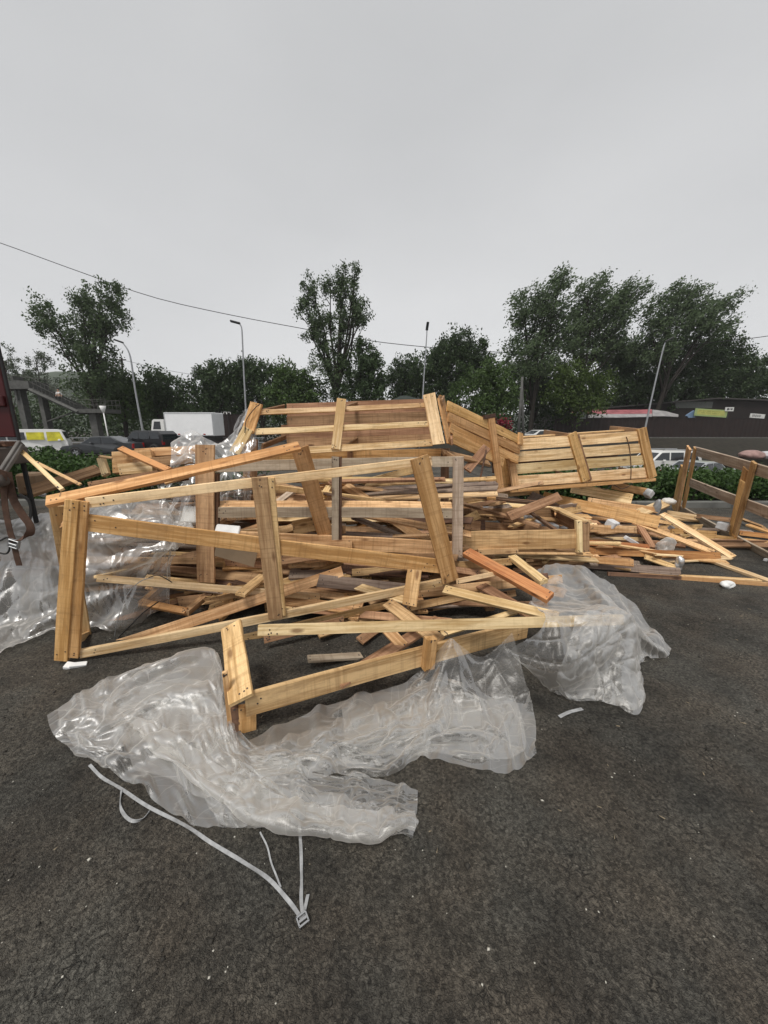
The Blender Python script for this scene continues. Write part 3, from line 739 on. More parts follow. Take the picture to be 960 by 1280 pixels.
# signs and banners on the building side
def sign(name, label, cat, px0, py0, px1, py1, y, mat, marks=(), markmat=None, post=True, tilt=0.0):
    a = Y(px0, py0, y); b = Y(px1, py1, y); c = (a + b) / 2
    g = float(gz(c.x, y)); r_ = empty(name, (c.x, y, g), label, cat)
    w_, h_ = abs(b.x - a.x), abs(a.z - b.z)
    M = Matrix.Translation(c) @ Matrix.Rotation(tilt, 4, 'Y')
    bm = bmesh.new(); add_box(bm, (-w_ / 2, -.03, -h_ / 2), (w_ / 2, .03, h_ / 2), M); link('panel', mesh_bm('panel', bm), mat, r_)
    if marks:
        bm = bmesh.new()
        for (u0, v0, u1, v1) in marks: add_box(bm, ((u0 - .5) * w_, -.036, (v0 - .5) * h_), ((u1 - .5) * w_, -.033, (v1 - .5) * h_), M)
        link('lettering', mesh_bm('lettering', bm), markmat, r_)
    if post:
        bm = bmesh.new()
        for s in ((0,) if w_ < 2 else (-.42, .42)): tube_bm(bm, [(c.x + s * w_, y + .08, g - .1), (c.x + s * w_, y + .08, c.z)], .045, 6)
        link('post', mesh_bm('post', bm), DARKP, r_)
    return r_
YEL = plain('faded_yellow_vinyl', (.42, .42, .12), .6, scale=2); GRN = plain('pale_green_print', (.30, .38, .16), .6); 
OFFW = plain('off_white_panel', (.62, .62, .6), .5); INK = plain('black_print', (.02, .02, .02), .6)
sg = sign('banner', 'pale yellow and green banner between blue sheeting and a small white sign', 'banner', 869, 511.5, 908, 520.8, 45.5, GRN, [(.07, .2, .93, .86)], YEL, True, R(3.5))
rl = [(.12 + .028 * i, .66, .12 + .028 * i + .018, .74) for i in range(24) if i % 5 != 3] + [(.2 + .03 * i, .42, .2 + .03 * i + .02, .5) for i in range(18) if i % 6 != 4]
rl = [r for r in rl]
p = [c for c in sg.children if c.name.startswith('panel')][0]
bm = bmesh.new(); a = Y(869, 511.5, 45.5); b = Y(908, 520.8, 45.5); c = (a + b) / 2; M = Matrix.Translation(c) @ Matrix.Rotation(R(3.5), 4, 'Y')
for (u0, v0, u1, v1) in rl: add_box(bm, ((u0 - .5) * (b.x - a.x), -.042, (v0 - .5) * (a.z - b.z)), ((u1 - .5) * (b.x - a.x), -.039, (v1 - .5) * (a.z - b.z)), M)
link('lettering', mesh_bm('lettering', bm), plain('olive_print', (.2, .22, .06), .6), sg)
sign('sign', 'small white sign with dark print above the yellow banner end', 'sign', 907, 509, 916.5, 514, 45.4, OFFW, [(.2, .25, .42, .75), (.5, .3, .58, .72), (.66, .3, .84, .72)], INK)
lt = []
for k in range(7):                            # a row of block letters, too small to read
    u = .14 + k * .085; lt += [(u, .28, u + .018, .78), (u + .045, .28, u + .06, .78)]
    if k % 2: lt.append((u + .018, .66, u + .045, .78))
    else: lt.append((u + .018, .28, u + .045, .4))
sign('sign', 'white sign with a row of black letters on the dark wall at the right edge', 'sign', 938, 517.3, 955.3, 522.6, 45.3, OFFW, lt, INK, True, R(4))
sign('sign', 'grey board on a post at the left end of the pink awning', 'sign', 720.5, 514, 732, 525, 45.3, plain('grey_board', (.25, .27, .25), .6))
# blue sheeting
bm = bmesh.new(); pts = [(858, 519.5), (868, 513), (869, 522), (861, 522.3)]; vs = [bm.verts.new(Y(*p, 45.8)) for p in pts]; v2 = [bm.verts.new(Y(*p, 45.8) + Vector((0, .25, 0))) for p in pts]
bm.faces.new(vs); bm.faces.new(v2[::-1])
for i in range(4): bm.faces.new((vs[i], v2[i], v2[(i + 1) % 4], vs[(i + 1) % 4]))
tag(link('tarpaulin', mesh_bm('tarpaulin', bm), plain('blue_sheet', (.16, .24, .36), .5)), 'crumpled pale blue sheet left of the yellow banner', 'tarpaulin')
# small hut roof behind the top crate
h = empty('hut', (Y(502, 500, 42).x, 42, -.5), 'low hut with a grey green pitched roof behind the top crate', 'hut')
a, t, b = Y(476, 506, 42), Y(502, 494.5, 42), Y(545, 504, 42)
bm = bmesh.new(); add_box(bm, (a.x + .3, 42.3, -.6), (b.x - .3, 47, a.z)); link('wall', mesh_bm('wall', bm), BROWN2, h)
bm = bmesh.new()
f0 = [bm.verts.new(v) for v in (a, b, t + Vector((.6, 0, 0)), t)]; f1 = [bm.verts.new(Vector((v.x, 47.5, v.z))) for v in (a, b, t + Vector((.6, 0, 0)), t)]
bm.faces.new(f0); bm.faces.new(f1[::-1])
for i in range(4): bm.faces.new((f0[i], f0[(i + 1) % 4], f1[(i + 1) % 4], f1[i]))
link('roof', mesh_bm('roof', bm), plain('grey_green_roof', (.07, .085, .075), .6), h)
# white framed sign above the red fence
sign('sign', 'tiny white lettered sign above the reddish fence', 'sign', 279, 514.6, 289, 518.2, 44.6, BROWN2, [(.02, .1, .09, .9), (.09, .8, .45, .95), (.38, .1, .5, .9), (.6, .75, .95, .9), (.9, .1, .97, .9)], OFFW)
# covered bundle on the bank
c = Y(945, 569, 22)
bu = empty('bundle', (c.x, 22, c.z - .5), 'reddish and grey tarpaulin covered bundle on the bank at the right edge', 'bundle')
def lump(name, c, sx, sy, sz, mat, parent, seed, amp=.18):
    bm = bmesh.new(); bmesh.ops.create_icosphere(bm, subdivisions=4, radius=1)
    co = np.array([v.co[:] for v in bm.verts]); nn = snoise(co, 2.2, seed, 3)
    for v, q in zip(bm.verts, nn): v.co = Vector((v.co.x * sx, v.co.y * sy, v.co.z * sz)) * (1 + amp * q) + Vector(c)
    return link(name, mesh_bm(name, bm, True), mat, parent)
lump('load', c + Vector((-.3, 0, 0)), .75, .5, .3, plain('red_tarp', (.30, .19, .17), .6, scale=4, var=.3), bu, 3)
lump('cover', c + Vector((.9, .05, -.05)), .85, .5, .33, plain('grey_tarp', (.42, .41, .42), .5, scale=4, var=.3), bu, 4)
bm = bmesh.new(); add_box(bm, (c.x - 1.2, 21.4, float(gz(c.x, 22)) - .1), (c.x + 2.2, 22.7, c.z - .18)); link('stand', mesh_bm('stand', bm), SOIL, bu)
# ------------------------------------------------------------------ vehicles
def paint(name, col, rough=.3):
    m, t, b = new_mat(name); b.inputs['Base Color'].default_value = (*col, 1); b.inputs['Roughness'].default_value = rough
    b.inputs['Coat Weight'].default_value = .5
    nz = t.nodes.new('ShaderNodeTexNoise'); nz.inputs['Scale'].default_value = 5; nz.inputs['Detail'].default_value = 4
    mr = t.nodes.new('ShaderNodeMapRange'); mr.inputs['To Min'].default_value = rough * .7; mr.inputs['To Max'].default_value = rough * 1.5
    t.links.new(nz.outputs['Fac'], mr.inputs['Value']); t.links.new(mr.outputs['Result'], b.inputs['Roughness'])
    return m
CARW = paint('white_car_paint', (.72, .72, .7)); CARB = paint('black_car_paint', (.012, .012, .014)); CARG = paint('dark_grey_car_paint', (.05, .055, .06)); CARS = paint('silver_car_paint', (.34, .36, .37))
REDL = plain('red_lens', (.35, .01, .01), .2); CLRL = plain('clear_lens', (.6, .6, .62), .15)
YWIN = plain('yellow_window_film', (.55, .5, .03), .3, var=.3, scale=3)
def wheel(parent, x, y, r, wd=.2, side=1):
    bm = bmesh.new(); n = 20
    rings = []
    for (rr, yy) in ((r * .62, -wd / 2), (r * .93, -wd / 2), (r, -wd * .3), (r, wd * .3), (r * .93, wd / 2), (r * .62, wd / 2)):
        rings.append([bm.verts.new((x + rr * math.cos(2 * math.pi * k / n), y + yy, r + rr * math.sin(2 * math.pi * k / n))) for k in range(n)])
    for a, b in zip(rings, rings[1:] + rings[:1]):
        for k in range(n): bm.faces.new((a[k], a[(k + 1) % n], b[(k + 1) % n], b[k]))
    w_ = link('wheel', mesh_bm('wheel', bm, True), BLACK, parent, wmat(parent))
    bm = bmesh.new()
    c0 = [bm.verts.new((x + r * .63 * math.cos(2 * math.pi * k / n), y + side * wd * .30, r + r * .63 * math.sin(2 * math.pi * k / n))) for k in range(n)]
    c1 = [bm.verts.new((x + r * .63 * math.cos(2 * math.pi * k / n), y + side * wd * .1, r + r * .63 * math.sin(2 * math.pi * k / n))) for k in range(n)]
    c2 = [bm.verts.new((x + r * .18 * math.cos(2 * math.pi * k / n), y + side * wd * (.42 if k % 4 < 2 else .2), r + r * .18 * math.sin(2 * math.pi * k / n))) for k in range(n)]
    for k in range(n):
        bm.faces.new((c0[k], c0[(k + 1) % n], c1[(k + 1) % n], c1[k])); bm.faces.new((c0[k], c0[(k + 1) % n], c2[(k + 1) % n], c2[k]))
    bm.faces.new(c2)
    link('rim', mesh_bm('rim', bm), STEEL, w_, wmat(parent))
def car(name, label, cat, loc, rz, L_, Wd, H, prof, belt, mat, wins, wx=(.2, .8), wr=.33, winmat=None, extra=None):
    """prof: side outline (x 0 rear..1 front, z 0..1), anticlockwise from rear bottom; wins: side windows as quads in the same units"""
    root = empty(name, loc, label, cat); root.rotation_euler = (0, 0, rz)
    MW = wmat(root)
    def hw(z): return Wd / 2 - (0.0 if z < belt else (z - belt) * .16) * Wd - (.04 * Wd if z < .22 else 0)
    n = len(prof)
    bm = bmesh.new()
    def P3(p, s, k=1.0): return Vector(((p[0] - .5) * L_, s * hw(p[1]) * k, p[1] * H))
    cx = sum(p[0] for p in prof) / n; cz = sum(p[1] for p in prof) / n
    inner = [(cx + (p[0] - cx) * .985, cz + (p[1] - cz) * .975) for p in prof]
    ringsL = [[bm.verts.new(P3(p, -1)) for p in inner], [bm.verts.new(P3(p, -.965)) for p in prof], [bm.verts.new(P3(p, -.45)) for p in prof],
              [bm.verts.new(P3(p, .45)) for p in prof], [bm.verts.new(P3(p, .965)) for p in prof], [bm.verts.new(P3(p, 1)) for p in inner]]
    for a, b in zip(ringsL, ringsL[1:]):
        for i in range(n): bm.faces.new((a[i], a[(i + 1) % n], b[(i + 1) % n], b[i]))
    bm.faces.new(ringsL[0]); bm.faces.new(ringsL[-1][::-1])
    body = link('body', mesh_bm('body', bm, False), mat, root, MW)
    for s in (-1, 1):
        for w_ in wins:
            q, wm = (w_[:4], w_[4]) if len(w_) > 4 else (w_, None)
            bm = bmesh.new()
            o_ = [Vector(((p[0] - .5) * L_, s * (hw(p[1]) + .006), p[1] * H)) for p in q]; i_ = [v - Vector((0, s * .03, 0)) for v in o_]
            a = [bm.verts.new(v) for v in o_]; b = [bm.verts.new(v) for v in i_]
            bm.faces.new(a); bm.faces.new(b[::-1])
            for k in range(4): bm.faces.new((a[k], a[(k + 1) % 4], b[(k + 1) % 4], b[k]))
            link('window', mesh_bm('window', bm), wm or GLASS, root, MW)
        for k in wx:
            # dark wheel arch
            bm = bmesh.new(); m_ = 18; R_ = wr * 1.18
            a = [bm.verts.new(((k - .5) * L_ + R_ * math.cos(math.pi * j / (m_ - 1)), s * (Wd / 2 + .004), wr + R_ * math.sin(math.pi * j / (m_ - 1)))) for j in range(m_)]
            b = [bm.verts.new(v.co - Vector((0, s * .05, 0))) for v in a]
            bm.faces.new(a); bm.faces.new(b[::-1])
            for j in range(m_): bm.faces.new((a[j], a[(j + 1) % m_], b[(j + 1) % m_], b[j]))
            link('wheel_arch', mesh_bm('wheel_arch', bm), BLACK, root, MW)
            wheel(root, (k - .5) * L_, s * (Wd / 2 - .06), wr, .22, s)
    # windscreens on steep roof segments
    for i in range(n):
        p, q = prof[i], prof[(i + 1) % n]
        if min(p[1], q[1]) > belt - .04 and abs(p[1] - q[1]) > .18:
            u0, u1 = .12, .9
            a = Vector(((p[0] - .5) * L_, 0, p[1] * H)); b = Vector(((q[0] - .5) * L_, 0, q[1] * H))
            d = b - a; nr = Vector((d.z, 0, -d.x)).normalized()
            pa, pb = a + d * u0 + nr * .006, a + d * u1 + nr * .006
            wa, wb = hw(pa.z / H) * .86, hw(pb.z / H) * .86
            bm = bmesh.new()
            o_ = [bm.verts.new(v) for v in (pa + Vector((0, -wa, 0)), pa + Vector((0, wa, 0)), pb + Vector((0, wb, 0)), pb + Vector((0, -wb, 0)))]
            i_ = [bm.verts.new(v.co - nr * .03) for v in o_]
            bm.faces.new(o_); bm.faces.new(i_[::-1])
            for k in range(4): bm.faces.new((o_[k], o_[(k + 1) % 4], i_[(k + 1) % 4], i_[k]))
            link('windscreen', mesh_bm('windscreen', bm), GLASS, root, MW)
    zl = belt * .82 * H
    for s in (-1, 1):
        bm = bmesh.new(); add_box(bm, (-L_ / 2 - .012, s * Wd * .43 - .11, zl - .16), (-L_ / 2 + .1, s * Wd * .43 + .11, zl + .16), bev=.02); link('tail_light', mesh_bm('tail_light', bm), REDL, root, MW)
        bm = bmesh.new(); add_box(bm, (L_ / 2 - .14, s * Wd * .4 - .16, zl - .16), (L_ / 2 + .012, s * Wd * .4 + .16, zl - .02), bev=.02); link('headlight', mesh_bm('headlight', bm), CLRL, root, MW)
        bm = bmesh.new(); mxx = max(w_[2][0] for w_ in wins) - .02
        add_box(bm, ((mxx - .5) * L_ - .05, s * (Wd / 2 + .02) - .0, belt * H), ((mxx - .5) * L_ + .1, s * (Wd / 2 + .18), belt * H + .14), bev=.03) if s > 0 else add_box(bm, ((mxx - .5) * L_ - .05, -(Wd / 2 + .18), belt * H), ((mxx - .5) * L_ + .1, -(Wd / 2 + .02), belt * H + .14), bev=.03)
        link('mirror', mesh_bm('mirror', bm), mat, root, MW)
    for k in (.28, .52):
        pass
    bm = bmesh.new(); add_box(bm, (-L_ * .42, -Wd * .42, .16), (L_ * .42, Wd * .42, .3)); link('underbody', mesh_bm('underbody', bm), BLACK, root, MW)
    return root
def gpos(px, y, dz=0): p = ground_pt(px, y); return Vector((p.x, y, p.z + dz))
VAN = [(0, .17), (.97, .17), (1.0, .3), (1.0, .52), (.985, .6), (.94, .93), (.9, .985), (.84, 1), (.06, 1), (.01, .94), (0, .6)]
car('parked_van', 'white van with yellow tinted windows parked behind the left hedge', 'van', gpos(84, 26.8) - Vector((2.1 * math.cos(R(33)), 2.1 * math.sin(R(33)), 0)), R(33), 4.3, 1.72, 1.82, VAN, .55, CARW,
    [((.05, .62), (.27, .62), (.27, .89), (.06, .89)), ((.29, .62), (.49, .62), (.49, .89), (.29, .89)), ((.51, .61), (.72, .61), (.72, .89), (.51, .89), YWIN), ((.75, .56), (.955, .58), (.915, .9), (.75, .9), YWIN)], (.2, .74), .32)
SEDAN = [(0, .2), (1, .18), (1, .42), (.97, .52), (.74, .62), (.58, .97), (.5, 1), (.32, .99), (.13, .68), (.01, .64), (0, .45)]
car('parked_car', 'low dark grey car parked between the white van and the black car', 'car', gpos(127, 25.5), R(191), 4.4, 1.75, 1.36, SEDAN, .62, CARG,
    [((.2, .66), (.42, .66), (.42, .94), (.3, .92)), ((.44, .66), (.7, .66), (.58, .93), (.44, .94))], (.2, .8), .31)
SUV = [(0, .2), (1, .2), (1, .45), (.97, .56), (.74, .62), (.61, .95), (.55, 1), (.08, .98), (.02, .85), (-.005, .6), (0, .4)]
car('parked_car', 'tall black car with red tail lights in front of the box truck cab', 'car', gpos(182, 28), R(172), 4.1, 1.8, 1.72, SUV, .6, CARB,
    [((.06, .65), (.24, .65), (.24, .92), (.09, .92)), ((.26, .65), (.46, .65), (.46, .93), (.26, .93)), ((.48, .65), (.71, .65), (.6, .92), (.48, .93))], (.19, .8), .36)
car('parked_car', 'white estate car with roof rails behind the right hedge', 'car', gpos(828, 25), R(184), 4.75, 1.85, 1.78, SUV, .6, CARW,
    [((.05, .65), (.26, .65), (.26, .93), (.09, .92)), ((.28, .65), (.47, .65), (.47, .93), (.28, .93)), ((.49, .65), (.71, .65), (.6, .92), (.49, .93))], (.19, .8), .37)
car('parked_car', 'silver grey car partly hidden behind the leaning pallet post', 'car', gpos(884, 21), R(20), 4.2, 1.72, 1.42, SEDAN, .62, CARS,
    [((.2, .66), (.42, .66), (.42, .94), (.3, .92)), ((.44, .66), (.7, .66), (.58, .93), (.44, .94))], (.2, .8), .31)
car('parked_car', 'distant pale car at the foot of the trees left of the brown fence', 'car', gpos(678, 38), R(12), 4.2, 1.72, 1.42, SEDAN, .62, CARW,
    [((.2, .66), (.42, .66), (.42, .94), (.3, .92)), ((.44, .66), (.7, .66), (.58, .93), (.44, .94))], (.2, .8), .31)
# roof rails on the white estate and a roof box on the van are part of those cars
for o in [k for k in C.objects if k.get('label', '').startswith('white estate')]:
    for s in (-.62, .62):
        bm = bmesh.new(); tube_bm(bm, [(-1.9, s, 1.76), (-1.8, s, 1.83), (.1, s, 1.84), (.25, s, 1.79)], .025, 6); link('roof_rail', mesh_bm('roof_rail', bm), STEEL, o, wmat(o))
# box truck
def box_truck():
    y = 34; a = Y(204, 515.5, y); b = Y(268, 545, y); g = -.3
    root = empty('box_truck', (a.x, y, g), 'white box truck with a plain cargo box on the road beyond the black car', 'truck')
    bm = bmesh.new(); add_box(bm, (a.x, y, b.z), (b.x, y + 2.3, a.z), bev=.04); box = link('cargo_box', mesh_bm('cargo_box', bm), plain('white_panel', (.84, .85, .86), .45, scale=1.5, var=.04), root)
    bm = bmesh.new()
    for (x0, z0, x1, z1) in ((a.x, a.z - .09, b.x, a.z - .02), (a.x, b.z + .02, b.x, b.z + .1), (a.x + .01, b.z + .1, a.x + .08, a.z - .09), (b.x - .08, b.z + .1, b.x - .01, a.z - .09)):
        add_box(bm, (x0, y - .022, z0), (x1, y - .002, z1))
    link('edge_trim', mesh_bm('edge_trim', bm), plain('alloy_trim', (.5, .51, .52), .4, .5), box)
    bm = bmesh.new()
    for x in (a.x + 1.1, b.x - 1.0): add_box(bm, (x, y - .03, b.z + .12), (x + .2, y - .002, b.z + .2))
    link('marker_light', mesh_bm('marker_light', bm), REDL, box)
    c = Y(187, 524, y); d = Y(203, 524, y); zt = c.z; zb = b.z - .35
    prof = [(c.x, zb), (d.x, zb), (d.x, zt - .05), (d.x - .15, zt), (c.x + .3, zt), (c.x + .12, zt - .12), (c.x - .1, zb + .75), (c.x - .12, zb + .3)]
    bm = bmesh.new(); f0 = [bm.verts.new((x, y + .12, z)) for x, z in prof]; f1 = [bm.verts.new((x, y + 2.1, z)) for x, z in prof]
    bm.faces.new(f0); bm.faces.new(f1[::-1])
    for i in range(8): bm.faces.new((f0[i], f0[(i + 1) % 8], f1[(i + 1) % 8], f1[i]))
    cab = link('cab', mesh_bm('cab', bm), CARW, root)
    bm = bmesh.new(); q = [(c.x + .12, zt - .9), (c.x + .85, zt - .9), (c.x + .85, zt - .2), (c.x + .3, zt - .2)]
    vs = [bm.verts.new((x, y + .112, z)) for x, z in q]; v2 = [bm.verts.new((x, y + .13, z)) for x, z in q]; bm.faces.new(vs); bm.faces.new(v2[::-1])
    for i in range(4): bm.faces.new((vs[i], vs[(i + 1) % 4], v2[(i + 1) % 4], v2[i]))
    link('window', mesh_bm('window', bm), GLASS, cab)
    bm = bmesh.new(); add_box(bm, (c.x, y + .3, zb - .1), (b.x - .1, y + 2.0, b.z - .03)); link('chassis', mesh_bm('chassis', bm), DARKP, root)
    for x in (c.x + .55, b.x - 1.5):
        for s, yy in ((-1, y + .25), (1, y + 1.95)):
            n = 18; r = .42
            bm = bmesh.new()
            tube_bm(bm, [(x, yy - .13, g + r), (x, yy + .13, g + r)], r, n)
            wo = link('wheel', mesh_bm('wheel', bm), BLACK, root)
            bm = bmesh.new(); tube_bm(bm, [(x, yy - .137, g + r), (x, yy - .05, g + r)], r * .55, n); link('rim', mesh_bm('rim', bm), WHITE, wo)
    bm = bmesh.new(); add_box(bm, (c.x - .14, y + .1, zb - .05), (c.x + .2, y + 2.1, zb + .2), bev=.03); link('bumper', mesh_bm('bumper', bm), DARKP, root)
box_truck()

# person on the footbridge stairs
def person():
    p = Y(75.5, 503, YB + 1.0); base = Vector((p.x, YB + 1.0, p.z - .35))
    root = empty('person', base, 'person in a white top and dark trousers walking down the footbridge stairs', 'person')
    J = [(0, 0, .93), (0, 0, 1.18), (0, .01, 1.42), (0, 0, 1.52), (0, -.02, 1.63), (0, -.02, 1.74),
         (.09, 0, .88), (.11, -.1, .48), (.12, -.02, .06), (.12, -.16, .03), (-.09, 0, .88), (-.1, .1, .5), (-.1, .22, .12), (-.1, .1, .07),
         (.19, 0, 1.4), (.25, .08, 1.12), (.24, -.05, .9), (-.19, 0, 1.4), (-.25, -.06, 1.12), (-.22, -.2, .95)]
    E = [(0, 1), (1, 2), (2, 3), (3, 4), (4, 5), (0, 6), (6, 7), (7, 8), (8, 9), (0, 10), (10, 11), (11, 12), (12, 13), (2, 14), (14, 15), (15, 16), (2, 17), (17, 18), (18, 19)]
    Rr = [.15, .14, .16, .06, .1, .09, .09, .065, .045, .04, .09, .065, .045, .04, .06, .045, .035, .06, .045, .035]
    me = bpy.data.meshes.new('body'); me.from_pydata([(x, y, z) for x, y, z in J], E, []); me.update()
    o = link('body', me, SKIN, root, Matrix.Translation(base))
    sk = o.modifiers.new('skin', 'SKIN'); ss = o.modifiers.new('sub', 'SUBSURF'); ss.levels = ss.render_levels = 1
    for i, d in enumerate(me.skin_vertices[0].data): d.radius = (Rr[i], Rr[i]); d.use_root = (i == 0)
    def cloth(name, idx, grow, mat):
        mp_ = {k: i for i, k in enumerate(idx)}
        m2 = bpy.data.meshes.new(name); m2.from_pydata([J[k] for k in idx], [(mp_[a], mp_[b]) for a, b in E if a in mp_ and b in mp_], []); m2.update()
        q = link(name, m2, mat, root, Matrix.Translation(base)); q.modifiers.new('skin', 'SKIN'); s2 = q.modifiers.new('sub', 'SUBSURF'); s2.levels = s2.render_levels = 1
        for i, d in enumerate(m2.skin_vertices[0].data): d.radius = (Rr[idx[i]] + grow,) * 2; d.use_root = (i == 0)
    cloth('shirt', [1, 2, 14, 15, 17, 18], .02, WHITE); cloth('trousers', [0, 6, 7, 8, 10, 11, 12], .02, INK)
    bm = bmesh.new(); bmesh.ops.create_icosphere(bm, subdivisions=3, radius=.115)
    for v in bm.verts: v.co = Vector((v.co.x, v.co.y * 1.1 + .015, v.co.z + 1.755)) if v.co.z > -.03 or v.co.y > .02 else Vector((v.co.x * .7, v.co.y * .6 + .03, v.co.z * .4 + 1.755))
    link('hair', mesh_bm('hair', bm, True), INK, root, Matrix.Translation(base))
SKIN = plain('skin', (.45, .28, .2), .6)
person()

# flatbed truck at the left edge
REDP = plain('red_truck_paint', (.055, .004, .005), .45, scale=3, var=.35)
RUSTS = plain('dirty_steel', (.10, .085, .075), .7, .3, scale=8, var=.4, bump=.3)
def flatbed():
    y = 3.0; e = Y(28, 548, y); zt = e.z; xe = e.x
    root = empty('flatbed_truck', (xe - 1.2, 3.6, 0), 'red truck with a raised drop side and worn wooden bed at the left edge', 'truck')
    bm = bmesh.new(); add_box(bm, (xe - 2.4, y - .02, zt + .01), (xe - .035, y + .03, zt + 1.6), bev=.006); sp = link('side_panel', mesh_bm('side_panel', bm), REDP, root)
    bm = bmesh.new(); add_box(bm, (xe - .03, y - .021, zt - .02), (xe - .004, y - .004, zt + 1.66), bev=.005); link('edge_frame', mesh_bm('edge_frame', bm), plain('black_paint', (.012, .011, .011), .5), sp)
    bm = bmesh.new()
    for k in range(4): add_box(bm, (xe - 2.4, y - .05, zt + .25 + k * .36), (xe - .04, y - .021, zt + .33 + k * .36), bev=.005)
    link('rib', mesh_bm('rib', bm), REDP, sp)
    bm = bmesh.new()
    for k in range(5): add_box(bm, (xe - 2.4, y - .62 + k * .118, zt - .06), (xe + .0 - .03 * (k % 2), y - .51 + k * .118, zt - .02), bev=.004)
    link('bed_floor', mesh_bm('bed_floor', bm), W['dark'], root)
    bm = bmesh.new(); add_box(bm, (xe - 2.4, y - .64, zt - .2), (xe + .0, y + .03, zt - .065), bev=.008); link('bed_frame', mesh_bm('bed_frame', bm), RUSTS, root)
    # grey hinge bracket slanting down from the corner
    pa, pb = Y(25, 556, 2.75), Y(2, 592, 2.55)
    bm = bmesh.new(); d = (pb - pa).normalized(); M = Matrix.Translation((pa + pb) / 2) @ d.to_track_quat('X', 'Y').to_matrix().to_4x4()
    L_ = (pb - pa).length; add_box(bm, (-L_ / 2, -.012, -.025), (L_ / 2, .012, .025), M, .004); add_box(bm, (-L_ / 2 - .02, -.028, -.012), (L_ / 2 + .03, .028, .012), M, .003)
    link('bracket', mesh_bm('bracket', bm), plain('worn_grey_paint', (.13, .12, .11), .6, scale=9, var=.3), root)
    bm = bmesh.new(); tube_bm(bm, [Y(-6, 603, 2.5), Y(5, 600, 2.5)], .04, 14); link('roller', mesh_bm('roller', bm, True), RUSTS, root)
    bm = bmesh.new(); add_box(bm, (xe - .07, y - .0, zt - .85), (xe - .03, y + .02, zt - .2), bev=.006); link('rear_post', mesh_bm('rear_post', bm), BLACK, root)
    bm = bmesh.new(); add_box(bm, (xe - 2.4, y - .4, zt - .62), (xe - .12, y - .26, zt - .45), bev=.006); link('chassis_beam', mesh_bm('chassis_beam', bm), RUSTS, root)
    for s in (-.35, -1.6):
        bm = bmesh.new(); add_box(bm, (xe + s, y - .4, zt - .45), (xe + s + .1, y - .26, zt - .2), bev=.006); link('bed_bracket', mesh_bm('bed_bracket', bm), RUSTS, root)
    bm = bmesh.new(); x, yy, r = xe - 1.3, 3.0, .45; tube_bm(bm, [(x - .14, yy, r), (x + .14, yy, r)], r, 24); wo = link('wheel', mesh_bm('wheel', bm, True), BLACK, root)
    bm = bmesh.new(); tube_bm(bm, [(x + .05, yy, r), (x + .147, yy, r)], r * .55, 20); link('rim', mesh_bm('rim', bm), RUSTS, wo)
    bm = bmesh.new(); tube_bm(bm, [(x - .8, yy, r), (x + .04, yy, r)], .06, 10); link('axle', mesh_bm('axle', bm), RUSTS, root)
    bm = bmesh.new(); add_box(bm, (x - .2, y - .35, r + .05), (x - .1, y + .05, zt - .63)); link('spring_hanger', mesh_bm('spring_hanger', bm), RUSTS, root)
flatbed()
WEB = plain('brown_webbing', (.075, .04, .026), .8, scale=30, var=.3)
def ribbon(name, pts, wd, th, mat, parent=None, wdir=Vector((1, 0, 0)), nseg=40, twist=0.0):
    c = catmull(pts, nseg); v = []; f = []
    for i, p in enumerate(c):
        t = Vector(c[min(i + 1, nseg - 1)] - c[max(i - 1, 0)]).normalized()
        b = (wdir - t * wdir.dot(t)).normalized(); b = Matrix.Rotation(twist * math.sin(i * .35), 4, t) @ b; n = t.cross(b)
        p = Vector(p)
        for s, q in ((-1, -1), (1, -1), (1, 1), (-1, 1)): v.append(p + b * (wd / 2 * s) + n * (th / 2 * q))
    for i in range(nseg - 1):
        for k in range(4): f.append((i * 4 + k, i * 4 + (k + 1) % 4, i * 4 + 4 + (k + 1) % 4, i * 4 + 4 + k))
    f += [(3, 2, 1, 0), tuple(range(nseg * 4 - 4, nseg * 4))]
    return link(name, mesh_np4(name, v, f), mat, parent)
def mesh_np4(name, v, f):
    me = bpy.data.meshes.new(name); me.from_pydata([tuple(x) for x in v], [], f); me.update(); return me
y = 2.55
st = empty('ratchet_strap', Y(10, 640, y), 'brown webbing strap with a metal buckle hanging from the truck bed', 'strap')
ribbon('webbing', [Y(4, 588, 2.5), Y(6, 630, y), Y(12, 662, y), Y(17, 678, y), Y(20, 692, y), Y(24, 707, y)], .045, .004, WEB, st)
ribbon('webbing', [Y(9, 590, 2.55), Y(16, 622, y), Y(27, 642, y), Y(36, 654, y), Y(38.5, 663, y), Y(34, 670, y), Y(24, 674, y), Y(17, 679, y)], .05, .004, WEB, st, wdir=Vector((.9, .3, .5)))
bm = bmesh.new(); c = Y(17.5, 680, y - .015); M = Matrix.Translation(c) @ Matrix.Rotation(.35, 4, 'Y')
for lo, hi in (((-.038, -.012, -.03), (-.028, .012, .03)), ((.028, -.012, -.03), (.038, .012, .03)), ((-.038, -.012, .024), (.038, .012, .034)), ((-.03, -.015, -.012), (.03, .012, .006)), ((-.03, -.01, -.033), (.03, .01, -.022))):
    add_box(bm, lo, hi, M, .003)
link('buckle', mesh_bm('buckle', bm), STEEL, st)
o = ribbon('webbing', [Y(24, 618, 2.7), Y(35, 625, 2.7), Y(38.5, 636, 2.7), Y(37, 650, 2.7), Y(33, 655, 2.7)], .02, .006, BLACK, st)
tube('hook', [Vector(k) for k in catmull([Y(0, 676, y), Y(10, 672, y), Y(12, 685, y), Y(8, 692, y), Y(-2, 691, y)], 20)], .006, BLACK, st, 6)
# ------------------------------------------------------------------ the broken crates
T1, T2 = .022, .03
def g0(px, py): return Z(px, py, 0.0)
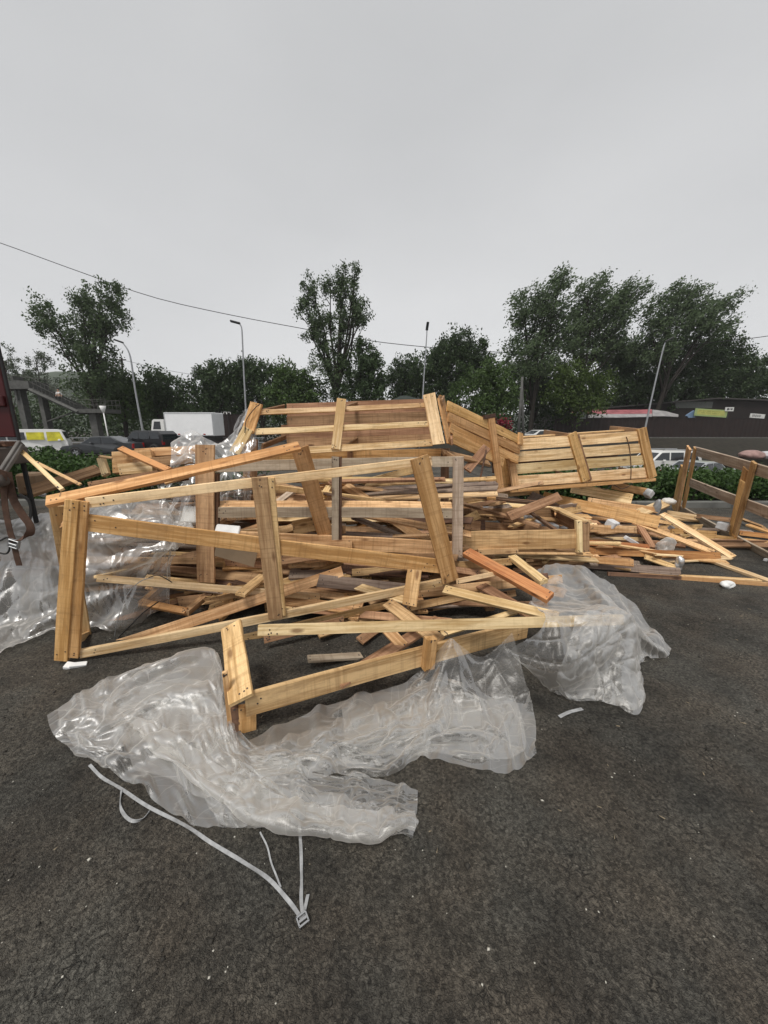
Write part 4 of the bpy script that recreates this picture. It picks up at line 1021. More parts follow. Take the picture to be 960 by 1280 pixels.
# --- big collapsed crate frame at the front left
PA = Plane(g0(85, 828), (95, 625, 2.25), (563, 727, 2.75))
ca = empty('crate', g0(85, 828), 'large collapsed wooden crate frame standing at the front left of the heap', 'crate')
PAr = Plane((72, 635, 2.40), (103, 808, 2.56), (372, 556, 2.9))
pboard(PA, 'corner_post', (89.5, 625.5), (75.5, 826.5), 15, T2, 'orange', ca, .024)
pboard(PA, 'corner_post', (101, 627), (90, 822.5), 14, T2, 'orange', ca, .017)
pboard(PA, 'top_rail', (108, 629), (540, 576.5), 12, T2, 'pale', ca, 0)
pboard(PA, 'brace', (107, 653.5), (556, 709), 20, T1, 'orange', ca, -.002)
pboard(PA, 'bottom_rail', (99, 818.5), (562, 726.5), 10.5, T2, 'pale', ca, 0)
pboard(PA, 'middle_post', (324, 597), (344.5, 774), 18, T2, 'rosy', ca, .028)
pboard(PA, 'middle_post', (336.5, 598), (352, 770), 11, T2, 'tan', ca, .020)
pboard(PA, 'end_post', (524.5, 571.5), (564, 727.5), 22.5, T1, 'orange', ca, .024)
pboard(PA, 'lower_slat', (303, 799), (507, 752), 9, T1, 'tan', ca, -.05)
# rear side of the same frame
board('rear_top_rail', Y(57, 625.5, 2.27), Y(374, 556, 2.82), .088, .03, 'orange', n=Vector((0, -.55, .6)), parent=ca)
pboard(PAr, 'rear_post', (73, 633), (105, 808), 19, T1, 'tan', ca, 0)
pboard(PAr, 'rear_post', (375, 560), (420, 712), 20, T1, 'orange', ca, 0)
board('rear_bottom_rail', Y(100, 822, 2.42), Y(428, 714, 2.86), .088, .03, 'tan', n=Vector((0, -1, .35)), parent=ca)
p0 = PA.at(85, 640); board('end_rail', PA.at(80, 808) + Vector((0, .04, 0)), PAr.at(106, 795) + Vector((0, .02, 0)), .06, .02, 'tan', n=Vector((-1, -.2, .2)), parent=ca)
board('end_rail', PA.at(84, 650) + Vector((0, .04, 0)), PAr.at(76, 655), .06, .02, 'tan', n=Vector((-1, -.2, .2)), parent=ca)

# --- grey upright crate in the middle
PMID = Plane((256, 728, 3.0), (256, 555, 3.05), (575, 690, 3.15))
ch = empty('crate', Vector((PMID.at(256, 728).x, 3.0, .2)), 'upright open crate of grey boards in the middle of the heap', 'crate')
DEP = Vector((.04, .95, .02))
def hb(name, a, b, wpx, t_, mat, off=0, back=None, **k):
    pboard(PMID, name, a, b, wpx, t_, mat, ch, off, **k)
    if back:
        q = PMID.shifted(DEP); p0, p1 = PMID.at(*a, off) + DEP, PMID.at(*b, off) + DEP
        board('back_' + name, p0, p1, wpx * depth(PMID.at(*a)) / F, t_, back, n=PMID.n, parent=ch)
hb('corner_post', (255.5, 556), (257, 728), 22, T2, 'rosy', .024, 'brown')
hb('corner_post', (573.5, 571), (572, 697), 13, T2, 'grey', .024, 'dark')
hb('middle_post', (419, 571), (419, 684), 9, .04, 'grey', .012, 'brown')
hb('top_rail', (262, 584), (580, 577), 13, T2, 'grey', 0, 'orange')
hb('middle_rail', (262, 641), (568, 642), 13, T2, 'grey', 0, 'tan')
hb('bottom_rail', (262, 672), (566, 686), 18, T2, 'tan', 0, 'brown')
board('ledge', PMID.at(262, 632, .0) + Vector((0, .05, 0)), PMID.at(566, 633, 0) + Vector((0, .05, 0)), .1, .018, 'tan', n=UPC, parent=ch)
board('edge_strip', PMID.at(425.3, 571, .0), PMID.at(425.3, 684, .0), .028, .05, 'dark', n=PMID.n, parent=ch, nails=False)
board('edge_strip', PMID.at(270, 592, .0), PMID.at(270, 690, .0), .03, .05, 'dark', n=PMID.n, parent=ch, nails=False)
for (px, py) in ((258, 583), (573, 580), (258, 668), (570, 688)):
    a = PMID.at(px, py) - PMID.n * .03; board('side_rail', a, a + DEP * .97, .085, .024, 'brown', n=Vector((1 if px < 400 else -1, -.1, .1)), parent=ch)
for k in range(4):
    a = PMID.at(300 + k * 72, 676) - PMID.n * .04 + Vector((0, 0, -.06)); board('floor_board', a, a + DEP * .94, .13, .02, 'brown', n=UP, parent=ch)

# --- long low crate lying at the right of it
PK = Plane((580, 690, 3.42), (735, 691, 3.5), (735, 652, 3.54))
ck = empty('crate', Vector((PK.at(650, 690).x, 3.5, .3)), 'long low crate lying on its bottom with a square corner end at right', 'crate')
pboard(PK, 'side_board', (578, 676), (728, 673.5), 24, T2, 'tan', ck)
pboard(PK, 'corner_block', (724.5, 651), (725.5, 690.5), 7, .05, 'pale', ck, .024)
pboard(PK, 'corner_block', (732.5, 652), (733, 690), 9, .06, 'brown', ck, .008)
a = PK.at(733, 653); b = Y(694, 634, 4.3)
board('end_board', a + Vector((0, 0, .012)), b, .105, .024, 'pale', n=UP, parent=ck)
board('end_panel', a + Vector((.02, 0, -.09)), b + Vector((.02, 0, -.1)), .16, .022, 'brown', n=Vector((-.8, -.6, 0)), parent=ck)
board('back_board', b + Vector((0, 0, -.08)), b + Vector((-1.5, -.05, -.09)), .15, .024, 'brown', n=Vector((0, -1, .1)), parent=ck)
board('floor_board', PK.at(580, 688) + Vector((0, .06, -.02)), PK.at(730, 690) + Vector((0, .06, -.02)), .1, .02, 'tan', n=UP, parent=ck)
board('floor_board', PK.at(580, 688) + Vector((0, .3, -.02)), PK.at(725, 690) + Vector((-.1, .3, -.02)), .12, .02, 'brown', n=UP, parent=ck)
pboard(PK, 'lower_slat', (598, 690.5), (648, 688.5), 7, T2, 'tan', ck, .03)

# --- open crate on top of the heap
PT = Plane((300, 560, 3.7), (545, 553, 3.88), (530, 493, 3.98))
ct = empty('crate', PT.at(420, 560), 'open slatted crate lying on its side at the very top of the heap', 'crate')
TD = Vector((.1, .52, .08))
pboard(PT, 'top_slat', (322, 515), (532, 506), 6, .03, 'pale', ct)
pboard(PT, 'middle_slat', (318, 539.5), (536, 529.5), 7.5, .03, 'pale', ct)
pboard(PT, 'bottom_slat', (372, 563), (541, 553), 8.5, .03, 'pale', ct)
pboard(PT, 'corner_post', (320.5, 503.5), (309, 540), 15, T2, 'orange', ct, .024)
pboard(PT, 'corner_post', (310, 535), (293, 566), 13, T2, 'pale', ct, .04)
pboard(PT, 'middle_post', (427, 498), (419.5, 561), 11.5, T2, 'pale', ct, .024)
pboard(PT, 'end_post', (536.5, 492), (548.5, 555), 15.5, T2, 'pale', ct, .026)
for (a, b, w_, m_) in (((330, 521), (537, 513), 17, 'brown'), ((330, 535.5), (540, 527.5), 11.5, 'brown'), ((322, 551), (544, 543), 17, 'brown'), ((330, 565), (545, 558), 12, 'brown')):
    p0, p1 = PT.at(*a) + TD, PT.at(*b) + TD
    board('back_slat', p0, p1, w_ * depth(p0) / F * 1.06, T1, m_, n=PT.n, parent=ct)
for u in (0.06, .5, .93):
    p = PT.at(322, 513).lerp(PT.at(532, 506), u); q = PT.at(320, 556).lerp(PT.at(541, 549), u)
    board('back_post', p + TD * 1.06, q + TD * 1.06, .08, T1, 'brown', n=PT.n, parent=ct)
for k, (px, py) in enumerate(((325, 514), (326, 557), (428, 510), (428, 560))):
    p = PT.at(px, py) - PT.n * .02; board('side_rail', p, p + TD * .98, .06, .022, 'brown', n=Vector((-1, -.3, .3)), parent=ct)
# its right end panel
PE = Plane(PT.at(546, 497), PT.at(556, 556), PT.at(550, 500) + Vector((.22, .62, .12)))
e0, e1, e2 = PT.at(545, 499, -.03), PT.at(557, 556, -.03), TD * 1.1
for u, m_ in ((.12, 'orange'), (.5, 'brown'), (.86, 'orange')):
    p, q = e0 + e2 * u + Vector((.05, 0, 0)), e1 + e2 * u + Vector((.05, 0, 0))
    board('end_panel_board', p, q, .155, T1, m_, n=Vector((.9, -.45, .1)), parent=ct)
for p in (e0 + Vector((.075, 0, -.035)), e1 + Vector((.075, 0, .03))):
    board('end_panel_rail', p, p + e2, .07, T1, 'brown', n=Vector((.9, -.45, .1)), parent=ct)
# loop of wire round its left post
o = tube('wire_loop', [Vector(k) for k in catmull([PT.at(306, 541, .05), PT.at(308, 525, .05), PT.at(318, 511, .06), PT.at(327, 503, .03), PT.at(326, 500.5, -.02), PT.at(319, 504, -.06)], 24)], .004, BLACK, ct, 5)

# --- slatted crate tipping down behind
PU = Plane((572, 507, 4.2), (655, 547, 5.0), (575, 556, 4.15))
cu = empty('crate', PU.at(612, 590), 'slatted crate tipped down to the right behind the top crate', 'crate')
for (a, b, w_) in (((560, 507), (652, 551), 11.6), ((561, 521), (650, 563), 11.3), ((563, 534), (648, 575), 11.3), ((566, 547.5), (630, 578), 12)):
    pboard(PU, 'slat', a, b, w_, T1, 'orange', cu)
pboard(PU, 'end_post', (652, 541), (651.5, 556), 9, .03, 'orange', cu, .024)
pboard(PU, 'post', (614.5, 519), (627, 612), 13, .03, 'orange', cu, .026)
pboard(PU, 'cap_block', (606, 521.5), (620, 519), 5, .09, 'dark', cu, .03)
p = PU.at(574, 560); board('lower_rail', p + Vector((-.2, -.12, -.03)), PU.at(598, 575) + Vector((.1, -.12, -.02)), .1, .03, 'brown', n=UPC, parent=cu)
board('diagonal_board', Y(584, 587, 4.05), Y(609, 558, 4.25), .1, .03, 'brown', n=Vector((-.3, -1, .3)), parent=cu)
board('far_side_board', PU.at(570, 512) + Vector((.25, .75, -.3)), PU.at(652, 551) + Vector((.25, .7, -.3)), .3, T1, 'brown', n=PU.n, parent=cu)
for (px, py) in ((572, 513), (650, 549)):
    p = PU.at(px, py) - PU.n * .02; board('side_rail', p, p + Vector((.25, .72, 0)), .08, .022, 'orange', n=UP, parent=cu)
tube('strut_bar', [Y(596, 618, 3.95), Y(608, 562, 4.1)], .011, W['dark'], cu, 6)

# --- large slatted crate at the right
PV = Plane((640, 612, 4.9), (820, 597, 5.45), (808, 538, 5.5))
cv = empty('crate', PV.at(730, 605), 'large closed slatted crate with three posts propped on the right of the heap', 'crate')
for (a, b, w_) in (((633, 557), (806, 544.5), 12.6), ((636, 572), (810, 559.5), 12.2), ((638, 587), (812, 574.5), 12.2), ((641, 602), (816, 590), 13)):
    pboard(PV, 'slat', a, b, w_, T1, 'pale', cv)
pboard(PV, 'middle_post', (716, 541.5), (733, 601), 12, .045, 'orange', cv, .026)
pboard(PV, 'middle_post', (722.5, 543), (739, 600), 4, .06, 'brown', cv, .02)
pboard(PV, 'end_post', (803, 535), (816.5, 597), 13, .045, 'orange', cv, .026)
pboard(PV, 'corner_post', (636, 549), (646, 611), 9, .045, 'tan', cv, .03)
pboard(PV, 'corner_post', (628, 553), (636, 609), 11, .03, 'orange', cv, -.1)
VD = Vector((-.05, .75, .05))
for (a, b) in (((633, 551), (808, 539)), ((642, 611), (820, 597))):
    p0, p1 = PV.at(*a) - PV.n * .03 + Vector((0, .1, 0)), PV.at(*b) - PV.n * .03 + Vector((0, .1, 0))
    board('deck_board', p0, p1, .16, T1, 'tan', n=UP, parent=cv); board('deck_board', p0 + VD * .5, p1 + VD * .5, .16, T1, 'tan', n=UP, parent=cv)
for (a, b, w_) in (((635, 562), (808, 550), 16), ((640, 596), (815, 584), 16)):
    board('back_slat', PV.at(*a) + VD, PV.at(*b) + VD, w_ * 5.2 / F, T1, 'dark', n=PV.n, parent=cv)  # dark wood here paints the crate's inner shade seen through the slat gaps
for (px, py) in ((632, 551), (716, 545), (808, 539), (643, 610), (732, 603), (819, 597)):
    p = PV.at(px, py) - PV.n * .025; board('side_rail', p, p + VD, .07, .03, 'brown', n=Vector((1, -.3, 0)), parent=cv)
pboard(PV, 'bottom_rail', (640, 613.5), (820, 599.5), 4, .05, 'orange', cv, .02)
tube('band', [Vector(k) for k in catmull([PV.at(783, 546, .004), PV.at(787, 560, .01), PV.at(789, 585, .012), PV.at(788.5, 600, .01), PV.at(789, 603, -.1)], 14)], .006, W['dark'], cv, 5)
tube('wire_tangle', [Vector(k) for k in catmull([PV.at(745, 607, .05), PV.at(757, 612, .1), PV.at(766, 606, .08), PV.at(778, 611, .12), PV.at(790, 604, .05), PV.at(770, 604, .0)], 40)], .005, BLACK, cv, 5)

# --- pallet frame leaning at the right edge
PWp = Plane(g0(848, 641), (865, 560, 6.2), g0(965, 702))
cw = empty('crate', g0(850, 641), 'weathered open crate side leaning in front of the right hedge', 'crate')
pboard(PWp, 'corner_post', (860, 559.5), (845, 640), 9.5, .03, 'tan', cw, .024)
pboard(PWp, 'corner_post', (868, 560), (853, 634), 6, .03, 'orange', cw, .012)
pboard(PWp, 'stub_post', (852, 583), (841, 636), 8, .03, 'orange', cw, .03)
pboard(PWp, 'top_rail', (866, 563.5), (985, 600), 13, T2, 'grey', cw)
pboard(PWp, 'middle_rail', (860, 602.5), (985, 651), 13, T2, 'grey', cw)
pboard(PWp, 'bottom_rail', (850, 637), (985, 712), 13, T2, 'grey', cw)
pboard(PWp, 'middle_post', (941, 578), (917, 668), 8.5, .03, 'tan', cw, .03)
pboard(PWp, 'middle_post', (928, 602), (914, 671), 13, .03, 'orange', cw, .026)
p0, p1 = PWp.at(952, 590) + Vector((.1, .3, 0)), PWp.at(931, 668) + Vector((.1, .3, 0)); board('rear_post', p0, p1, .15, .03, 'orange', n=PWp.n, parent=cw)
pboard(PWp, 'edge_post', (985, 598), (972, 704), 12, .03, 'tan', cw, .026)

# --- low crate at the very front
cx = empty('crate', g0(297, 922), 'low broken crate side at the very front above the crumpled film', 'crate')
g = g0(309, 921); lp = g + Vector((0, 0, .0))
PX = Plane(g, g + Vector((0, 0, .3)), g0(640, 826) + Vector((-.02, 0, 0)))
pboard(PX, 'side_board', (307, 883.5), (660, 787), 27, T2, 'tan', cx)
pboard(PX, 'leg', (309, 884), (309.5, 922), 21, T2, 'orange', cx, -.03)
pboard(PX, 'leg', (293, 886), (297, 918), 9, .05, 'dark', cx, -.03)
pboard(PX, 'corner_strip', (281, 841), (288, 907), 6.5, .02, 'tan', cx, -.05)
pboard(PX, 'inner_block', (541, 800), (537, 838), 15, .05, 'orange', cx, .04)
a = PX.at(300, 874, .03); bt = Y(288, 780, 2.02)
board('sloping_plank', a, bt, .125, .026, 'tan', n=Vector((0, -.75, .6)), parent=cx)
board('floor_plank', PX.at(420, 846) + Vector((.0, .03, -.06)), PX.at(545, 812) + Vector((.1, .5, -.06)), .1, .02, 'brown', n=UP, parent=cx)

# --- small frame in the left hollow
cs = empty('crate', Y(205, 750, 2.85), 'small four sided wooden frame lying in the hollow behind the front left frame', 'crate')
q = [Y(176, 752, 2.78), Y(232, 763, 2.72), Y(262, 738, 3.05), Y(203, 729, 3.1)]
for i, m_ in enumerate(('orange', 'tan', 'pale', 'tan')):
    board('rail', q[i], q[(i + 1) % 4], .055, .05, m_, n=Vector((0, -.6, .8)), parent=cs)

# ------------------------------------------------------------------ loose boards one can tell apart
FR = Vector((0, -1, .25))
LB = [
 # a, b, width px, thickness, wood, label, normal
 ((322, 788.5, 1.95), (780, 775, 2.12), 13, .03, 'pale', 'long pale yellow board lying level across the front, its right end under the film', Vector((0, -1, .35))),
 ((484, 752, 2.5), (549, 800, 2.06), 17, .022, 'tan', 'short tan plank slanting down onto the long level front board', UPC),
 ((518.5, 712, 2.62), (512, 757, 2.5), 18, .022, 'tan', 'short upright slat crossing the pale rail below the slanted end post', FR),
 ((425, 726, 2.95), (512, 751, 2.6), 11, .022, 'pale', 'pale board running down right to the short upright slat', UPC),
 ((555, 735.5, 2.62), (698, 770, 2.2), 13, .028, 'pale', 'pale yellow board slanting right into the clear film', UPC),
 ((572, 727, 2.66), (627, 716, 2.85), 6, .02, 'pale', 'thin whitish lath pointing up right past the orange post', FR),
 ((583, 688, 3.1), (688, 745, 2.45), 15, .045, 'red', 'thick reddish orange beam slanting down into the clear film', Vector((.2, -.7, .6))),
 ((640, 694, 3.2), (680, 725, 2.75), 11, .04, 'pale', 'pale squared stick beside the reddish beam, end wrapped in film', UPC),
 ((600, 730, 2.9), (668, 770, 2.4), 15, .022, 'brown', 'dark brown plank low under the reddish beam', UPC),
 ((510, 760, 2.7), (600, 742, 2.9), 9, .022, 'tan', 'tan board in the shadow between the two pale slanting boards', FR),
 ((430, 775, 2.6), (330, 800, 2.35), 9, .022, 'brown', 'brown board in the dark hollow above the front crate', FR),
 ((385, 822, 2.15), (452, 818, 2.3), 13, .02, 'grey', 'pale grey offcut lying in the dark hollow of the front crate', UP),
 ((450, 800, 2.4), (485, 775, 2.7), 12, .02, 'brown', 'short brown offcut under the long level front board', UPC),
 ((480, 782, 2.3), (505, 808, 2.15), 14, .022, 'tan', 'tan offcut lying across the middle of the front crate', UPC),
 ((121, 722.5, 2.62), (400, 746, 2.85), 9, .03, 'pale', 'pale board sticking out left through the front left frame', Vector((0, -.9, .5))),
 ((121, 719, 2.65), (158, 711, 3.0), 7, .025, 'pale', 'short pale stick at the left tip of the board through the frame', UPC),
 ((278, 736, 3.0), (283, 768, 2.72), 24, .024, 'orange', 'wide orange plank standing behind the front rail, left of the double post', FR),
 ((150, 559, 3.5), (210, 586, 3.05), 8, .03, 'red', 'reddish plank slanting up left over the stacked beams', UPC),
 ((168, 566, 3.7), (262, 561, 3.75), 11, .08, 'tan', 'square tan beam along the top of the stack behind the frame', Vector((0, -1, .4))),
 ((140, 578, 3.5), (190, 574, 3.6), 26, .1, 'tan', 'thick block end of stacked beams at the left', FR),
 ((148, 587, 3.4), (190, 583, 3.5), 14, .1, 'pale', 'small pale block under the stacked beam ends', FR),
 ((166, 580, 3.5), (240, 573, 3.6), 12, .06, 'brown', 'brown beam under the square tan beam', FR),
 ((36, 613, 3.3), (124, 585, 3.9), 15, .04, 'brown', 'long brown board in front of the left hedge', FR),
 ((124, 571, 3.6), (131, 593, 3.5), 9, .04, 'pale', 'pale stub standing at the end of the long brown board', FR),
 ((124, 569.5, 3.55), (141, 571.5, 3.55), 3.5, .02, 'pale', 'short whitish lath on top of the pale stub', UPC),
 ((26, 563, 2.75), (77, 611, 2.5), 5, .02, 'pale', 'thin pale stick leaning from the truck corner down to the frame', UPC),
 ((44, 577, 3.0), (100, 605, 2.9), 4, .016, 'tan', 'thinner tan stick beside the pale leaning one', UPC),
 ((110, 606, 3.0), (240, 584, 3.2), 7, .03, 'brown', 'brown board lying behind the front left top rail', FR),
 ((120, 614, 2.9), (235, 596, 3.1), 8, .03, 'dark', 'dark board in the gap under the left top rail', FR),
 ((205, 602, 3.0), (245, 590, 3.1), 9, .02, 'orange', 'orange board end showing between top rail and corner post', UPC),
 ((345, 628, 3.5), (370, 609, 3.8), 9, .03, 'grey', 'pale grey slab slanting inside the upright crate, left one', UPC),
 ((397, 630, 3.4), (411, 607, 3.7), 8, .03, 'pale', 'pale slab slanting inside the upright crate behind the orange post', UPC),
 ((338, 667, 3.25), (368, 658, 3.35), 12, .05, 'tan', 'split log lying inside the upright crate', Vector((0, -.6, .8))),
 ((366, 660, 3.2), (392, 655, 3.2), 18, .09, 'tan', 'squared block end beside the split log', FR),
 ((290, 668, 3.3), (340, 650, 3.5), 8, .03, 'tan', 'thin split plank left of the split log', UPC),
 ((350, 700, 2.95), (420, 690, 3.0), 12, .03, 'brown', 'brown plank behind the bottom of the upright crate', FR),
 ((300, 742, 2.6), (330, 718, 2.95), 13, .025, 'tan', 'tan plank end pointing up behind the brown double post', UPC),
 ((310, 690, 3.0), (440, 682, 3.05), 16, .024, 'tan', 'wide tan board low across the left half of the upright crate', FR),
 ((430, 700, 2.9), (560, 712, 2.9), 11, .024, 'brown', 'brown board under the right end of the orange brace', FR),
 ((500, 700, 2.95), (600, 716, 3.05), 10, .024, 'brown', 'brown board in the shade right of the slanted end post', UPC),
 ((300, 801, 2.6), (645, 741, 3.0), 8.5, .024, 'tan', 'very long tan board crossing low behind the pale front rail', Vector((0, -1, .4))),
 ((335, 757, 2.8), (565, 778, 2.55), 9, .024, 'rosy', 'long rosy brown board dipping right under the pale slanting boards', Vector((0, -1, .4))),
 ((398, 792, 2.45), (478, 768, 2.8), 10, .024, 'tan', 'tan plank end rising right above the dark front hollow', UPC),
 ((552, 792, 2.4), (650, 762, 2.65), 7, .024, 'pale', 'pale lath under the pale yellow board that slants into the film', UPC),
 ((440, 716, 3.02), (640, 702, 3.15), 9, .024, 'tan', 'long tan board just under the bottom of the upright crate', FR),
 ((130, 780, 2.75), (250, 742, 3.05), 8, .024, 'brown', 'brown board lying on the wrapped bundle inside the front left frame', UPC),
 # right hand spill
 ((660, 699.5, 'z', .06), (851, 714.5, 'z', .05), 9.5, .05, 'weather', 'long weathered grey brown beam along the near edge of the right spill', Vector((0, -1, .6))),
 ((760, 717.5, 'z', .02), (852, 723, 'z', .02), 5, .03, 'dark', 'dark thin board under the weathered beam', FR),
 ((640, 690, 'z', .1), (800, 704, 'z', .09), 8, .04, 'weather', 'weathered board just behind the weathered beam', UPC),
 ((850, 719, 'z', .02), (950, 724.5, 'z', .015), 6.5, .02, 'pale', 'flat whitish board lying on the asphalt at the end of the weathered beam', UP),
 ((800, 719, 'z', .02), (975, 732, 'z', .018), 5.5, .025, 'tan', 'long tan lath nearest the asphalt at the lower right', FR),
 ((888, 699, 'z', .05), (985, 733, 'z', .02), 8, .03, 'pale', 'pale yellow board running off the right edge on the asphalt', UPC),
 ((735, 688.5, 'z', .14), (901, 695, 'z', .09), 9.5, .03, 'red', 'saturated orange board pointing right across the spill', Vector((0, -1, .5))),
 ((735, 678.5, 'z', .2), (812, 684, 'z', .17), 7, .03, 'red', 'second orange board behind the saturated orange one', FR),
 ((828, 641.5, 'z', .42), (917, 696, 'z', .06), 11, .03, 'pale', 'yellowish board sliding steeply down to the tip of the orange board', UPC),
 ((792, 651, 'z', .36), (893, 690, 'z', .1), 9, .03, 'tan', 'tan board parallel behind the steep yellowish one', UPC),
 ((678, 621, 'z', .58), (824, 653, 'z', .38), 14.5, .03, 'orange', 'wide orange tan board sloping right below the closed slatted crate', FR),
 ((714, 609.5, 'z', .64), (790, 624, 'z', .56), 13, .03, 'pale', 'short wide pale board at the top of the right spill', FR),
 ((735, 625, 'z', .56), (824, 638, 'z', .46), 7, .03, 'tan', 'tan lath under the short wide pale board', FR),
 ((750, 633, 'z', .5), (800, 641, 'z', .46), 6, .03, 'orange', 'orange stick between the lath and the wide sloping board', FR),
 ((738, 660.5, 'z', .34), (796, 662, 'z', .32), 9, .03, 'tan', 'tan plank right of the low crate corner', FR),
 ((796, 650, 'z', .36), (817, 684, 'z', .14), 8, .03, 'brown', 'brown stick leaning between tan plank and orange board', UPC),
 ((806, 695, 'z', .1), (845, 709, 'z', .03), 9, .02, 'tan', 'tan board end touching the asphalt behind the weathered beam', UPC),
 ((757, 691, 'z', .07), (775, 705, 'z', .05), 11, .02, 'tan', 'left of two short planks under the orange board', UP),
 ((775, 692, 'z', .07), (796, 706, 'z', .05), 11, .02, 'brown', 'right of two short planks under the orange board', UP),
 ((840, 664, 'z', .25), (896, 667, 'z', .2), 6, .03, 'orange', 'short orange stick beside the leaning crate side', FR),
 ((834, 641, 'z', .3), (870, 647, 'z', .26), 7, .03, 'pale', 'pale stick at the foot of the leaning crate side', FR),
 ((852, 643, 'z', .15), (915, 650, 'z', .12), 5.5, .03, 'brown', 'brown board on the ground behind the leaning crate side', FR),
 ((925, 666, 'z', .06), (985, 673, 'z', .05), 6, .03, 'red', 'reddish board at the right edge behind the leaning crate side', FR),
 ((928, 648, 'z', .1), (957, 659, 'z', .08), 8, .03, 'tan', 'tan stub behind the right posts of the leaning crate side', FR),
 ((935, 655, 'z', .12), (985, 672, 'z', .06), 7, .03, 'orange', 'orange board running off the right edge behind the tan stub', UPC),
 ((765, 606.5, 'z', .66), (810, 615, 'z', .6), 9, .04, 'orange', 'orange tan block under the right end of the closed slatted crate', FR),
 ((800, 640, 'z', .46), (832, 628, 'z', .5), 12, .04, 'pale', 'yellow block end below the white bag', UPC),
 ((598, 620, 'z', .68), (674, 614, 'z', .66), 7, .03, 'tan', 'tan board under the left corner of the closed slatted crate', FR),
 ((598, 627, 'z', .62), (682, 637, 'z', .56), 6.5, .03, 'weather', 'grey brown bowed board left of the low crate', FR),
 ((590, 643.5, 'z', .56), (702, 641.5, 'z', .52), 4.5, .03, 'weather', 'thin grey batten carrying a white roll', FR),
 ((662, 619, 'z', .62), (678, 626, 'z', .58), 13, .05, 'weather', 'grey rotten block at the left end of the wide sloping board', FR),
]
for (a, b, w_, t_, m_, lab, n_) in LB:
    fboard('board' if w_ > 7 else 'lath', a, b, w_, t_, m_, lab, n=n_, group='loose boards in the heap')

# ------------------------------------------------------------------ the jumble that fills the heap
rnd = random.Random(21)
def jumble(n, xr, yr, hfun, label, mats, yaw=24, lr=(.6, 1.7), tilt=8, name='board', wr=(.04, .11)):
    for i in range(n):
        for _ in range(40):
            x, y = rnd.uniform(*xr), rnd.uniform(*yr); h = hfun(x, y)
            if h > .05: break
        z = rnd.uniform(.03, 1) ** .8 * h
        L_ = rnd.uniform(*lr); a = R(rnd.gauss(0, yaw)); e = R(rnd.gauss(0, tilt))
        d = Vector((math.cos(a) * math.cos(e), math.sin(a) * math.cos(e), math.sin(e)))
        if (d.y * L_ / 2) ** 2 > (y - yr[0] + .12) ** 2: d = Vector((d.x, d.y * .25, d.z)).normalized()
        hx = abs(d.x) * L_ / 2; x = min(max(x, xr[0] - .2 + hx), xr[1] + .2 - hx) if 2 * hx < xr[1] - xr[0] + .4 else x
        p = Vector((x, y, z)); lo = min((p - d * L_ / 2).z, (p + d * L_ / 2).z)
        if lo < .02: p.z += .03 - lo
        nn = Vector((rnd.gauss(0, .3), -abs(rnd.gauss(.1, .3)), 1.0)) if rnd.random() < .7 else Vector((rnd.gauss(0, .4), -1, rnd.gauss(.2, .3)))
        board(name, p - d * L_ / 2, p + d * L_ / 2, rnd.uniform(*wr), rnd.choice((.02, .022, .03)), rnd.choice(mats), n=nn, jag=rnd.choice((0, 0, .012, .03)), label=label, group='boards jumbled inside the heap')
def sm(a, b, x): t = min(max((x - a) / (b - a), 0), 1); return t * t * (3 - 2 * t)
MX = ['brown', 'brown', 'tan', 'tan', 'tan', 'rosy', 'dark', 'orange', 'grey', 'weather', 'pale', 'pale']
MD = ['brown', 'brown', 'dark', 'dark', 'rosy', 'weather', 'tan', 'tan']  # darker woods; shade deep in the heap is partly put into their colour
jumble(62, (-1.3, .62), (3.2, 4.7), lambda x, y: .2 + .93 * sm(2.8, 3.7, y), 'rough board jumbled inside the upright crate in the middle of the heap', MX, lr=(.8, 1.6))
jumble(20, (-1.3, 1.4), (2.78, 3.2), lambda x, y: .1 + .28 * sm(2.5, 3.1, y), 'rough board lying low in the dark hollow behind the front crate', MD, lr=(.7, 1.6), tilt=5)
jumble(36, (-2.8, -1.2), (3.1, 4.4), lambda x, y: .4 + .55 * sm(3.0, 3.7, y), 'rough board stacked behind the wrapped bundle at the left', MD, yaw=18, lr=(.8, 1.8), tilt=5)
jumble(40, (.8, 2.6), (3.8, 5.2), lambda x, y: .08 + .22 * sm(3.7, 4.2, y) + .3 * sm(4.3, 5.0, y), 'rough board jumbled under the closed slatted crate at the right', MX, yaw=20, lr=(.8, 1.8), tilt=5)
jumble(28, (2.2, 4.0), (4.1, 5.6), lambda x, y: .06 + .38 * sm(4.1, 5.2, y) * (1 - sm(3.0, 4.2, x)), 'rough board in the thin right hand spill before the leaning crate side', MX, yaw=26, lr=(.6, 1.6), tilt=4)
jumble(26, (3.3, 5.4), (4.6, 6.4), lambda x, y: .09, 'rough board scattered flat behind the leaning crate side', MX, yaw=30, lr=(.5, 1.2), tilt=2)
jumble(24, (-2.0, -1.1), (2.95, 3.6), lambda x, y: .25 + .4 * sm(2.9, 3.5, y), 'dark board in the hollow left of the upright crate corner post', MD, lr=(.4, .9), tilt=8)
jumble(22, (-.3, 1.8), (3.6, 4.6), lambda x, y: .95, 'rough board wedged between the top crate and the tipped slatted crate', MD, yaw=40, lr=(.5, 1.2))

